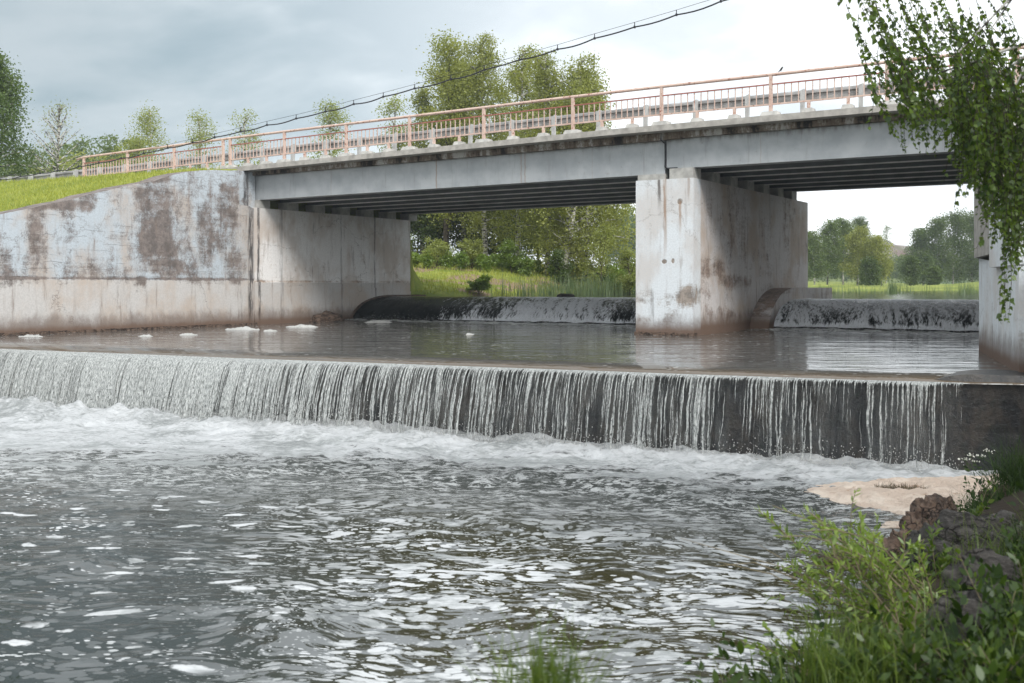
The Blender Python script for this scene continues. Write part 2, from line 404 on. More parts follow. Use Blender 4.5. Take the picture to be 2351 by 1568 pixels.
def mat_wet():
    mt, b = new_mat('wet_weir_wall'); p = b.pos(); x, y, z = b.xyz(p)[0:3]
    n = b.noise(b.comb(x, y, b.mul(z, .5)), 2.2, 7, .7); f = b.noise(p, 11, 6, .7)
    c = b.mix(b.step(n, .4, .62), (.007, .008, .010), (.036, .030, .025))
    c = b.mix(b.mul(b.step(f, .5, .7), .6), c, (.02, .028, .024))
    courses = b.step(b.m('ABSOLUTE', b.sub(b.m('FRACT', b.add(b.mul(z, 2.6), b.mul(n, .6))), .5)), .45, .5)
    c = b.mix(b.mul(courses, .6), c, (.012, .011, .01))
    b.out(b.bsdf(c, .38, .5, b.bump(b.add(n, b.mul(f, .5)), .8, .05))); return mt
M['wetwall'] = mat_wet()
def mat_rock(name, a, c2, c3):
    mt, b = new_mat(name); p = b.pos(); q = b.vm('MULTIPLY', p, (1, 1, 2.2))
    n = b.noise(q, 4, 8, .75, .6); f = b.noise(q, 18, 7, .75); e = b.vor(b.vm('ADD', q, b.vm('MULTIPLY', b.noise(p, 4, 4, col=True), (.6, .6, .6))), 3.2, 'DISTANCE_TO_EDGE')
    c = b.mix(b.step(n, .38, .6), a, c2); c = b.mix(b.mul(b.step(f, .5, .64), .6), c, c3); c = b.mix(b.step(e, .035, .0), c, (.012, .01, .009))
    b.out(b.bsdf(c, .9, .25, b.bump(b.add(b.add(n, b.mul(f, .5)), b.mul(b.step(e, 0, .08), .5)), 1.0, .05))); return mt
M['rock'] = mat_rock('brown_rock', (.055, .038, .03), (.17, .115, .085), (.24, .19, .155))
M['rockgrey'] = mat_rock('grey_rock', (.03, .028, .026), (.085, .078, .072), (.15, .14, .13))
M['petal'] = mat_simple('petal', (.7, .7, .62), .8, .05, 5)
def mat_foam(name, c1, c2, c3):
    mt, b = new_mat(name); p = b.pos()
    n = b.noise(p, 3.0, 6, .6); f = b.noise(p, 16, 6, .65)
    c = b.mix(b.step(n, .42, .62), c1, c2); c = b.mix(b.mul(b.step(b.noise(p, 5, 5, .6), .60, .70), .7), c, c3)
    s = b.node('ShaderNodeBsdfPrincipled'); b.put(s.inputs['Base Color'], c); b.put(s.inputs['Roughness'], .8)
    b.put(s.inputs['Normal'], b.bump(b.add(f, b.mul(n, 1.2)), 1.0, .09)); b.out(s.outputs[0]); return mt
M['tanfoam'] = mat_foam('tan_foam', (.60, .48, .39), (.74, .63, .53), (.40, .26, .17))
M['whitefoam'] = mat_foam('white_foam', (.50, .50, .48), (.58, .58, .56), (.38, .37, .34))

# ------------------------------------------------------------------ the river's plan
def Vc(u):      # lower weir crest
    return np.interp(u, [-40, -28, -23, -15.3, -10.4, -6.7, -4.1, -2, 2, 8], [13.2, 14.3, 14.85, 15.55, 16.15, 16.6, 17.0, 17.5, 18.1, 18.6])
ZL, ZM, ZU = 0.0, 1.45, 2.36
UL_, UR_ = -27.1, -3.6
def right_edge(v):   # right hand shore or wall line
    return np.interp(v, [-30, 0, 3, 7.4, 11, 14, 17.4, 18.1, 24, 36.5, 40, 200], [-2.6, -2.5, -2.5, -2.4, -2.35, -2.15, -1.95, -1.75, -3.0, -3.2, -3.2, -3.2])
def wing_top(v): return np.interp(v, [4, 14, 17.7, 20.9, 23.9, 25.2, 26.2], [1.6, 3.8, 4.77, 5.6, 6.42, 6.6, 6.62])
def road_z(u): return np.interp(u, [-120, -60, -45, -36, -27, -13, 0, 40], [5.2, 6.5, 6.85, 6.72, 6.88, 7.05, 7.1, 7.1])
shore_v = [36, 42, 48, 60, 75, 88, 93, 97, 99]; shore_u = [-27.6, -25.6, -23.4, -22.6, -22.3, -20, -10, 25, 300]
def lake_shore(v): return np.interp(v, shore_v, shore_u)
def hgt(u, v):
    u = np.asarray(u, float); v = np.asarray(v, float)
    nz = fbm(u * .15, v * .15, 4)
    bed = np.where(v < Vc(u) + .55, -.7, np.where(v < 34.2, .8, 1.5))
    # --- left side
    front = np.interp(v, [-40, 4, 14, 26.3], [.3, 1.4, 3.75, 6.6])
    lw = wing_top(v) - .02 + np.clip((UL_ - .7 - u) * .02, 0, .6)
    back = np.interp(v, [26.3, 36.6, 38, 60, 90, 300], [0, 0, -3.6, -2.6, -1.2, 6.])
    lh = np.where(v < 26.3, np.where(v < 14, front, lw), road_z(u) - .1 + back)
    k = np.clip((v - 24.5) / 1.8, 0, 1); lh = np.where(v < 26.3, lh * (1 - k) + (road_z(u) - .12) * k, lh)
    # --- upstream bank
    s = lake_shore(v) - u
    ub = 2.36 + np.interp(s, [-6, -1, 0, 1.0, 3, 8, 14, 30, 100], [-1., -.5, 0.0, .22, .55, 1.25, 1.9, 2.3, 3.5])
    far = 2.36 + np.interp(s, [-6, -1, 0, 2, 10, 40, 120, 400], [-1., -.4, 0.0, .12, .35, 1.0, 2.2, 6.0])
    sf = np.where(u > -20, v - np.interp(u, [-20, -10, 25, 300], [88, 93, 97, 99]), np.minimum(lake_shore(v), -12) - u)
    far = 2.36 + np.interp(sf, [-6, -1, 0, 2, 10, 40, 70, 120, 400], [-1., -.4, 0.0, .12, .3, .8, 1.5, 2.0, 4.0])
    kf = np.clip((v - 60) / 20, 0, 1); up = ub * (1 - kf) + far * kf
    upl = np.where(u < UL_ - 1.0, np.maximum(up, np.where(v < 43, road_z(u) + np.interp(v, [26.3, 36.6, 38.0, 43], [0, 0, -3.9, -4.8]), 0)), up)
    # --- right side
    r = right_edge(v); dr = u - r
    rb = np.interp(dr, [-4, -.6, 0, .35, .8, 1.4, 2.2, 4, 12], [-.7, -.45, -.05, .42, .72, .92, 1.1, 1.5, 3.0])
    rb = rb - .15 * np.clip((v - 10) / 6, 0, 1) * np.clip(dr, 0, 1)
    rwall = np.interp(v, [18.1, 24, 26.6, 37, 42, 50], [3.6, 6.1, 7.0, 7.0, 3.5, 2.6])
    rh = np.where(v < 17.6, rb, np.where(dr > .25, rwall + (v < 18.2) * 0, bed))
    h = np.where(u < UL_ - .35, lh, bed)
    h = np.where(u > r - (v < 17.6) * 4.0, np.where(v < 17.6, np.maximum(rb, bed), rh), h)
    h = np.where(v > 36.2, np.where(u > 60 * (v > 50) - 2.6, np.where(v > 50, up, rh), upl), h)
    amp = np.where((v < 17.6) & (u > -4), .05, np.where(v > 36.2, .25, .06))
    return h + nz * amp
def build_ground():
    us = np.concatenate([[-440, -350, -280, -220, -160, -120, -95, -80], np.arange(-70, -28.2, 1.0), [-28.1, -27.6, -27.4], np.arange(-26.5, -4.4, 1.4),
                         np.arange(-4.2, 1.0, .12), np.arange(1.2, 6, .6), np.arange(7, 60, 4), [70, 90, 120, 160, 220, 300, 380, 440]])
    vs_ = np.concatenate([np.arange(-40, 0, 4), np.arange(0, 19, .2), np.arange(19.2, 36.5, .8), [36.6], [37.0, 37.5], np.arange(38, 62, 1.0), np.arange(63, 110, 2.5), [115, 125, 140, 160, 190, 230, 280, 350, 450]])
    U, V = np.meshgrid(us, vs_, indexing='ij'); H = hgt(U, V)
    mt, b = new_mat('ground_cover'); p = b.pos(); x, y, z = b.xyz(p)[0:3]
    n = b.noise(p, .5, 5, .6); n2 = b.noise(p, 3.5, 6, .7)
    g = b.mix(b.step(n, .35, .65), (.14, .19, .03), (.27, .30, .06))
    g = b.mix(b.mul(b.step(n2, .4, .7), .6), g, (.13, .14, .05))
    soil = b.mix(n2, (.20, .13, .10), (.30, .22, .17))
    patch = b.mul(b.step(b.noise(b.vm('MULTIPLY', p, (1, 1, 2.2)), .33, 6, .6), .51, .58), b.mul(b.step(y, 38, 40), b.step(y, 66, 60)))
    c = b.mix(patch, g, soil)
    dirt = b.mul(b.step(x, -5, -4), b.step(y, 19, 18))
    c = b.mix(dirt, c, b.mix(n2, (.015, .011, .008), (.045, .033, .022)))
    b.out(b.bsdf(c, .95, .15, b.bump(n2, .6, .05)))
    o = mk('ground', np.stack([U, V, H], -1).reshape(-1, 3), grid_faces(len(us), len(vs_)), mt, smooth=True)
    tag(o, kind='structure')
build_ground()

# ------------------------------------------------------------------ water
def mat_lower_water():
    mt, b = new_mat('churned_river_water'); p = b.pos(); x, y, z = b.xyz(p)[0:3]
    dw = b.attr('dist')           # metres downstream of the weir's foot
    # work in axes turned so that streaks lie across the current's swirl
    w = b.vm('SUBTRACT', b.noise(p, .45, 3, .5, col=True), (.5, .5, .5))
    q = b.vm('ADD', p, b.vm('MULTIPLY', w, (1.5, 1.5, 0)))
    rot = b.node('ShaderNodeVectorRotate', rotation_type='Z_AXIS'); b.put(rot.inputs['Vector'], q); b.put(rot.inputs['Angle'], -YAW + .12)
    r = rot.outputs[0]
    st = b.vm('MULTIPLY', r, (.55, 1.0, 1))
    # --- boiling white water under the fall
    n1 = b.noise(st, 1.1, 8, .68, .4); n2 = b.noise(st, 5, 6, .7, .3); n3 = b.noise(b.vm('MULTIPLY', r, (.4, 1, 1)), 16, 6, .75)
    left = b.step(x, -9, -19)
    reach = b.add(2.3, b.mul(left, 3.2))
    t = b.m('DIVIDE', dw, reach)
    boil = b.step(b.sub(b.add(b.mul(n1, .5), b.add(b.mul(n2, .25), b.mul(n3, .25))), b.mul(b.sub(t, 1.0), .17)), .46, .56)
    # fine lacy grey foam further out
    lace = b.mul(b.step(b.add(b.mul(n2, .4), b.mul(n3, .6)), .492, .545), b.mul(b.step(dw, b.add(reach, 4.6), b.add(reach, 1.0)), .95))
    lace = b.mul(lace, b.step(b.noise(st, .7, 5), .32, .5))
    # --- drifting foam: film, islands, dots
    near = b.step(dw, 3.2, 7.0)
    camr = b.add(b.mul(x, CY), b.mul(y, SY)); camd = b.add(b.mul(x, -SY), b.mul(y, CY))
    lat = b.m('DIVIDE', camr, b.mx(camd, 1.0))
    centre = b.mul(b.step(lat, -.36, -.12), b.step(lat, .46, .3))
    closein = b.step(camd, 11.3, 8.7)
    fn = b.noise(b.vm('MULTIPLY', r, (.30, 1.0, 1)), 6.0, 8, .62, .7)
    fcov = b.add(b.mul(b.mul(centre, closein), .052), b.mul(centre, .008))
    film = b.mul(b.step(b.add(fn, fcov), .563, .60), near)
    film2 = b.mul(b.step(b.add(b.noise(b.vm('MULTIPLY', r, (.25, 1, 1)), 9, 8, .65, .6), b.mul(fcov, .7)), .58, .63), near)
    rv = b.vm('MULTIPLY', r, (.52, 1, 1))
    rad = b.noise(rv, 1.3, 2)
    jag = b.mul(b.sub(b.noise(r, 11, 5, .65), .5), .30)
    isl = b.step(b.add(b.vor(rv, 7.5), jag), b.mul(b.sub(rad, .32), 1.6), b.mul(b.sub(rad, .345), 1.6))
    isl = b.mx(isl, b.step(b.add(b.vor(b.vm('ADD', rv, (1.7, 4.1, 0)), 13), jag), b.mul(b.sub(b.noise(rv, 1.7, 3), .33), 1.7), b.mul(b.sub(b.noise(rv, 1.7, 3), .355), 1.7)))
    isl = b.mul(isl, b.mul(near, b.add(.15, b.mul(.85, b.step(lat, -.30, -.1)))))
    dots = b.step(b.add(b.vor(rv, 16), b.mul(jag, .6)), b.mul(b.sub(b.noise(rv, 2.2, 3), .34), 1.2), b.mul(b.sub(b.noise(rv, 2.2, 3), .40), 1.2))
    dots = b.mx(dots, b.mul(b.step(b.vor(rv, 30), .25, .17), b.step(lat, -.4, -.15)))
    dots = b.mul(dots, b.mul(near, b.step(b.noise(r, .8, 2), .3, .5)))
    lump = b.step(b.add(b.vor(b.vm('ADD', rv, (7, 3, 0)), 3.2), b.mul(jag, 1.0)), .26, .19)
    lump = b.mul(lump, b.mul(near, b.step(b.noise(b.vm('ADD', rv, (3, 9, 0)), 1.7, 1), .40, .48)))
    filmc = b.mul(b.mx(film, film2), b.add(.12, b.mul(.88, b.step(lat, -.42, -.1))))
    thick = b.mx(b.mx(boil, isl), b.mx(dots, lump))
    # --- colours
    deep = b.mix(b.step(lat, -.35, -.02), (.024, .031, .029), (.034, .031, .012))
    deep = b.mix(b.step(dw, 7.5, 3.0), deep, (.045, .05, .046))
    col = b.mix(b.mul(lace, .8), deep, (.55, .565, .565))
    col = b.mix(b.mul(filmc, .85), col, (.225, .238, .245))
    col = b.mix(thick, col, b.mix(b.mul(b.step(b.add(b.mul(n1, .6), b.mul(n3, .4)), .45, .60), .75), (.54, .555, .565), (.17, .185, .18)))
    foam = b.m('MAXIMUM', thick, b.mx(b.mul(filmc, .7), b.mul(lace, .7)), clamp=True)
    rip = b.add(b.mul(b.noise(b.vm('MULTIPLY', r, (.45, 1, 1)), 3.5, 4, .55, .5), 1.0), b.mul(b.noise(b.vm('MULTIPLY', r, (.6, 1, 1)), 15, 3, .6), .22))
    rip = b.add(rip, b.mul(thick, .25))
    rip = b.add(rip, b.mul(b.mul(n3, 1.2), b.step(dw, 7, 2)))
    nm = b.bump(rip, b.add(.32, b.mul(b.step(dw, 6, 2), .5)), .06)
    sh = b.bsdf(col, b.add(.04, b.mul(foam, .55)), b.mix(0, b.add(.20, b.mul(b.step(lat, -.1, -.4), .2)), 0.0) if 0 else b.add(.07, b.mul(b.step(lat, -.1, -.4), .16)), nm, ior=1.33)
    b.out(sh); return mt
def build_lower_water():
    us = np.concatenate([np.arange(-90, -31, 2.0), np.arange(-30, -1.2, .065)]); n2 = 300
    tt = np.linspace(0, 1, n2) ** 1.15
    U = np.repeat(us[:, None], n2, 1); v1 = Vc(us)[:, None] + .12
    V = v1 - tt[None, :] * (v1 - (-6))
    D = np.maximum(v1 - .12 - V - .25, 0)
    leftk = np.clip((-U - 6) / 14, 0, 1)
    dep = -SY * U + CY * V
    H = .020 * fbm(U * .8, V * 1.2, 3) + .005 * fbm(U * 4, V * 6, 2)
    turb = np.exp(-D / 2.6)
    H = H + turb * (  .16 * fbm(U * 1.6, V * 2.2, 4, .6) + .065 * fbm(U * 7, V * 8, 3, .6) + .04)
    H = H + (np.exp(-((D - .15) / (.55 + .5 * leftk)) ** 2)) * (.04 + .20 * leftk) * (1 + .9 * fbm(U * 1.3, V * .6 + 5, 3, .6))
    H = H * np.clip((-1.9 - U) / 1.5, .15, 1)
    o = mk('water', np.stack([U, V, H], -1).reshape(-1, 3), grid_faces(len(us), n2), mat_lower_water(), smooth=True, fattr={'dist': D.ravel()})
    tag(o, kind='structure')
build_lower_water()

def mat_pool():
    mt, b = new_mat('calm_pool_water'); p = b.pos(); x, y, z = b.xyz(p)[0:3]
    rot = b.node('ShaderNodeVectorRotate', rotation_type='Z_AXIS'); b.put(rot.inputs['Vector'], p); b.put(rot.inputs['Angle'], -YAW)
    r = rot.outputs[0]
    lip = b.attr('lip'); toe = b.attr('toe')
    rip = b.add(b.mul(b.noise(b.vm('MULTIPLY', r, (.22, 1, 1)), 1.5, 3, .5, .3), 1.6), b.add(b.mul(b.noise(b.vm('MULTIPLY', r, (.22, 1, 1)), 4.2, 3, .6, .2), .55), b.mul(b.noise(b.vm('MULTIPLY', r, (.3, 1, 1)), 14, 3, .6), .12)))
    n = b.noise(b.vm('MULTIPLY', r, (.5, 1, 1)), 3.5, 7, .7); f = b.noise(r, 12, 5, .7)
    foam = b.step(b.add(b.add(b.mul(n, .5), b.mul(f, .4)), b.mul(toe, .26)), .60, .68)
    dots = b.mul(b.step(b.vor(b.vm('MULTIPLY', r, (.35, 1, 1)), 9), .20, .12), b.step(b.noise(r, .8, 3), .46, .56))
    foam = b.mx(foam, b.mul(dots, b.sub(1.0, lip)))
    edge = b.mul(b.mul(b.step(lip, .93, .965), b.step(b.noise(b.comb(x, 0.0, 0.0), 4, 4, .6), .38, .58)), .75)
    foam = b.m('MAXIMUM', foam, edge, clamp=True)
    c = b.mix(b.step(lip, .3, .8), (.088, .086, .080), (.10, .075, .05))
    c = b.mix(foam, c, (.58, .59, .58))
    h = b.add(b.mul(rip, b.sub(1.0, b.mul(b.step(lip, .1, .6), .8))), b.mul(b.mul(f, toe), 1.6))
    b.out(b.bsdf(c, b.add(.04, b.mul(foam, .5)), .5, b.bump(h, .5, .045), ior=1.33)); return mt
def build_pool():
    us = np.concatenate([np.arange(-60, -27.5, 4), np.arange(-27.4, -1.5, .1)]); n2 = 170
    t = np.linspace(0, 1, n2)
    U = np.repeat(us[:, None], n2, 1); v0 = Vc(us)[:, None] - .02
    V = v0 + t[None, :] ** 1.3 * (32.6 - v0)
    lipd = V - v0
    toe = np.exp(-np.clip(31.6 - V, 0, 99) / .85)
    H = ZM - .10 * np.exp(-lipd / .28) - .02 * np.exp(-lipd / 1.0)
    H = H + toe * (.10 * fbm(U * 2, V * 2, 4, .6) + .05) + .006 * fbm(U * 1.5, V * 2.5, 3)
    lip = np.exp(-lipd / .55)
    o = mk('water', np.stack([U, V, H], -1).reshape(-1, 3), grid_faces(len(us), n2), mat_pool(), smooth=True, fattr={'lip': lip.ravel(), 'toe': toe.ravel()})
    tag(o, kind='structure')
    V2 = np.array([[-400, 34.2, ZU], [500, 34.2, ZU], [500, 140, ZU], [-400, 140, ZU]], float)
    mt, b = new_mat('lake_water'); p = b.pos()
    rot = b.node('ShaderNodeVectorRotate', rotation_type='Z_AXIS'); b.put(rot.inputs['Vector'], p); b.put(rot.inputs['Angle'], -YAW)
    rip = b.noise(b.vm('MULTIPLY', rot.outputs[0], (.3, 1, 1)), 3.0, 4, .6, .3)
    b.out(b.bsdf((.05, .05, .045), .06, .5, b.bump(rip, .35, .03), ior=1.33))
    # lake surface: one sheet under the banks, only where the river runs
    us = np.concatenate([np.arange(-29, -3.5, .5), np.arange(-3, 12, 3), [20, 40, 80, 160, 300]]); vs2 = np.concatenate([np.arange(34.3, 60, 1), np.arange(62, 112, 5)])
    U, V = np.meshgrid(us, vs2, indexing='ij')
    o = mk('water', np.stack([U, V, U * 0 + ZU + .004 * fbm(U, V, 2)], -1).reshape(-1, 3), grid_faces(len(us), len(vs2)), mt, smooth=True)
    tag(o, kind='structure')
build_pool()

def ogee(v):      # height of water over the upper weir
    t = np.clip((34.3 - v) / 2.5, 0, 1)
    return 1.40 + (ZU - 1.40) * np.sqrt(np.clip(1 - t ** 2.2, 0, 1))
def build_upper_weir():
    body = MB(); prof = [(32.0, .6)] + [(v, float(ogee(v)) - .14) for v in np.linspace(32.0, 34.4, 10)] + [(37.0, ZU - .2), (37.0, .6)]
    body.extr_u(prof, UL_ - .3, -3.3)
    o = body.build('upper_weir', M['wetwall'], origin=(-15, 34, 1.4)); tag(o, 'long rounded dark weir between the abutments under the bridge, water sliding over it', 'weir')
    mt, b = new_mat('sliding_water'); p = b.pos(); x, y, z = b.xyz(p)[0:3]; s = b.attr('run')
    w = b.mul(b.sub(b.noise(p, .8, 3), .5), .9)
    q = b.comb(b.add(b.add(x, b.mul(y, .35)), w), b.mul(s, .17), 0.0)
    n = b.noise(q, 4.5, 8, .75, .2); n2 = b.noise(b.comb(x, b.mul(s, .30), 0.0), 15, 6, .75)
    big = b.noise(b.comb(x, b.mul(s, .3), 3.0), .75, 3)
    br = b.mx(b.mul(b.step(x, -11.5, -10.5), .035), b.mul(b.mul(b.step(x, -20.6, -19.6), b.step(x, -15.6, -17.4)), .075))
    m = b.add(b.add(b.mul(n, .5), b.mul(n2, .35)), b.add(b.mul(big, .15), b.mul(br, b.step(s, .9, 2.6))))
    m = b.add(m, b.mul(b.step(z, 1.75, 1.45), b.mul(b.step(x, -26, -20), .14))); m = b.add(m, b.mul(b.mul(b.step(s, .7, 1.0), b.step(s, 2.1, 1.3)), b.mul(b.step(x, -24, -21), .062)))  # toe foam, then a crest band whitened as reflected sky
    m = b.sub(m, b.mul(b.step(x, -22.5, -25.5), .2))
    m = b.add(m, b.mul(b.step(s, 1.5, .4), b.mul(b.step(x, -24, -20), .045))); m = b.add(m, b.mul(b.step(x, -25, -20), .012))  # more white towards the crest, painted in as sky reflection
    foam = b.step(m, .502, .59)  # mask holds foam together with the painted crest reflections
    c = b.mix(foam, (.010, .013, .013), (.85, .87, .90))
    h = b.add(b.mul(n, 1.0), b.mul(n2, .6))
    b.out(b.bsdf(c, b.add(.16, b.mul(foam, .5)), b.add(.06, b.mul(b.step(s, 1.6, .6), .6)), b.bump(h, b.add(.12, b.mul(b.step(s, .8, 2.0), .88)), .13), ior=1.33))
    for (u0, u1) in ((UL_ + .02, -12.78), (-10.52, -3.35)):
        us = np.arange(u0, u1, .07); ss = np.concatenate([np.linspace(31.83, 32.1, 12), np.linspace(32.15, 35.2, 40)])
        U, V = np.meshgrid(us, ss, indexing='ij')
        H = ogee(V) + .05 * fbm(U * 1.6 + V * .5, V * .8, 4, .6) * np.clip((34.0 - V) / 1.2, 0, 1)
        oz = ogee(ss); dl = np.hypot(np.diff(ss), np.diff(oz)); arc = np.concatenate([np.cumsum(dl[::-1])[::-1], [0]]); ARC = np.repeat(arc[None, :], len(us), 0)
        V = V - .08 * fbm(U * 3, H * 3, 3) * (V < 33)
        o = mk('waterfall', np.stack([U, V, H + .004], -1).reshape(-1, 3), grid_faces(len(us), len(ss))[:, ::-1].copy(), mt, smooth=True, fattr={'run': ARC.ravel()})
        tag(o, kind='structure')
build_upper_weir()

def build_lower_weir():
    us = np.array([-29, -23, -15.3, -10.4, -6.7, -4.1, -2, 3.0])
    mb = MB(); n = len(us); fv = Vc(us)
    prof = lambda v: [(v + .16, -.8), (v + .02, ZM - .25), (v + .1, ZM - .12), (v + .9, ZM - .1), (v + .9, -.8)]
    V = []; 
    uf = np.arange(-29, 3.01, .2)
    for u in uf:
        v = float(Vc(u)); w = 0.03 * math.sin(u * 2.3) + .02 * math.sin(u * 5.1)
        ex = np.interp(u, [-3.4, -2.9], [0, .14])
        V += [(u, v + .12 + w, -.8), (u, v + .10 + w, .6), (u, v + .05, ZM - .25 + ex), (u, v + .10, ZM - .13 + ex), (u, v + .9, ZM - .11 + ex), (u, v + .9, -.8)]
    k = 6; Fc = []
    for i in range(len(uf) - 1):
        for j in range(k - 1): Fc.append((i * k + j, (i + 1) * k + j, (i + 1) * k + j + 1, i * k + j + 1))
    o = mk('lower_weir', V, Fc, M['wetwall'], origin=(-12, 16, 0)); tag(o, 'long dark wet concrete weir wall across the river in front of the bridge', 'weir')
    mt, b = new_mat('falling_water'); uvn = b.node('ShaderNodeUVMap').outputs[0]; u_, s_, _z = b.xyz(uvn)[0:3]
    x = b.xyz(b.pos())[0]
    wob = b.mul(b.sub(b.noise(b.comb(b.mul(u_, 2.2), b.mul(s_, 3.0), 0.0), 1, 4, .6), .5), b.mul(s_, .16))
    uu = b.add(u_, wob)
    a = b.noise(b.comb(b.mul(uu, 30), b.mul(s_, .7), 0.0), 1, 3, .6)
    a2 = b.noise(b.comb(b.mul(uu, 62), b.mul(s_, 2.0), 2.0), 1, 3, .6)
    bg = b.noise(b.comb(b.mul(u_, 1.9), b.mul(s_, .4), 5.0), 1, 4, .6)
    bead = b.noise(b.comb(b.mul(uu, 30), b.mul(s_, 26), 8.0), 1, 3, .7)
    # density along the crest
    cr = b.node('ShaderNodeFloatCurve'); 
    dn = b.m('MULTIPLY', b.add(x, 30), 1 / 30.0, clamp=True); b.put(cr.inputs['Value'], dn)
    cv = cr.mapping.curves[0]; pts = [(0, .80), (.22, .66), (.32, .86), (.45, .80), (.53, .58), (.60, .48), (.70, .43), (.80, .40), (.85, .33), (.868, .30), (.885, .55), (.90, .22), (.912, 0), (1, 0)]
    cv.points[0].location = pts[0]; cv.points[1].location = pts[-1]
    for pt in pts[1:-1]: cv.points.new(*pt)
    for pp in cv.points: pp.handle_type = 'VECTOR'
    cr.mapping.update()
    den = cr.outputs[0]
    thr = b.add(b.sub(.617, b.mul(den, .225)), b.mul(s_, b.sub(.055, b.mul(den, .05))))
    thr = b.sub(thr, b.mul(b.step(s_, .20, 0.0), .07))
    m = b.add(b.add(b.mul(a, .55), b.mul(a2, .21)), b.mul(bg, .24))
    al = b.step(m, b.sub(thr, .012), b.add(thr, .03))
    al = b.mul(al, b.step(bead, b.add(.18, b.mul(s_, .22)), b.add(.30, b.mul(s_, .22))))
    veil = b.mul(b.step(b.noise(b.comb(b.mul(u_, 3.5), b.mul(s_, .8), 11.0), 1, 6, .8), .42, .62), b.mul(den, .20))
    al = b.mx(al, veil)
    al = b.mul(al, b.step(den, .01, .08))
    foot = b.mul(b.step(b.add(s_, b.mul(bg, .25)), 1.02, 1.16), b.mul(den, .8))
    al = b.mul(b.m('MAXIMUM', al, foot, clamp=True), .93)
    c = b.mix(b.step(b.noise(b.comb(b.mul(uu, 60), b.mul(s_, 18), 1.0), 1, 4, .7), .35, .65), (.17, .185, .175), (.60, .615, .605))
    nm = b.bump(b.add(a2, bead), .8, .03)
    p = b.bsdf(c, .22, .6, nm, ior=1.33); tr = b.node('ShaderNodeBsdfTransparent').outputs[0]
    b.out(b.mixsh(al, tr, p))
    # thin clear film over the wall
    Vs, Fs, UV = [], [], []; base = 0
    for layer in range(2):
        us = np.arange(-28.5, -2.75, .05); ss = np.linspace(0, 1, 30)
        U, S = np.meshgrid(us, ss, indexing='ij'); v = Vc(U)
        out = np.interp(U, [-28, -15, -8, -3], [.52, .50, .34, .14]) * (1 + .25 * fbm(U * .9 + layer * 9, U * 0, 2)) - layer * .07
        z0 = ZM - .105
        T = np.clip((S - .08) / .92, 0, 1)
        Z = z0 - .03 * np.clip(S / .08, 0, 1) - (z0 + .02) * T ** 1.55
        O = .02 + .10 * np.clip(S / .08, 0, 1) + out * T ** .8 + .035 * fbm(U * 7 + layer * 31, S * 1.2, 3) * (S + .15)
        X = U - .015 * fbm(U * 5, S * 4) * S
        Vs.append(np.stack([X, v - O, Z], -1).reshape(-1, 3)); Fs.append(grid_faces(len(us), len(ss)) + base); base += U.size
        UV.append(np.stack([U + 50 * layer, S], -1).reshape(-1, 2))
    o = mk('waterfall', np.concatenate(Vs), np.concatenate(Fs), mt, smooth=True, uv=np.concatenate(UV)); tag(o, kind='structure')
build_lower_weir()
def build_spray():
    r = np.random.default_rng(11); n = 5200
    u = -28 + 25.2 * r.random(n); d = np.abs(r.normal(0, .28, n)); left = np.interp(u, [-28, -15, -8, -3], [.5, .48, .32, .15])
    v = Vc(u) - left - .05 + r.normal(0, .16, n); z = .05 + np.abs(r.normal(0, .13, n)) * (1 + (u < -12)) 
    pts = [np.stack([u, v, z], 1)]
    u2 = np.concatenate([-26.5 + 13.6 * r.random(1500), -10.4 + 6.9 * r.random(1700)]); v2 = 31.85 - np.abs(r.normal(0, .16, len(u2))); z2 = 1.45 + np.abs(r.normal(0, .12, len(u2)))
    pts.append(np.stack([u2, v2, z2], 1)); u3 = r.normal(-18.3, .9, 900); v3 = 31.9 + r.normal(0, .35, 900); z3 = 1.5 + np.abs(r.normal(0, .3, 900)); pts.append(np.stack([u3, v3, z3], 1))
    C = np.concatenate(pts); n = len(C); s = r.uniform(.005, .014, n)[:, None]
    T = np.array([[1, 0, -.5], [-.5, .87, -.5], [-.5, -.87, -.5], [0, 0, 1.2]])
    V = (C[:, None, :] + T[None] * s[:, :, None]).reshape(-1, 3)
    Fc = (np.arange(n)[:, None, None] * 4 + np.array([[0, 1, 3], [1, 2, 3], [2, 0, 3], [0, 2, 1]])[None]).reshape(-1, 3)
    o = mk('spray', V, Fc, M['whitefoam']); tag(o, 'fine white spray drops thrown up along the foot of both weirs', 'spray', kind='stuff')
build_spray()

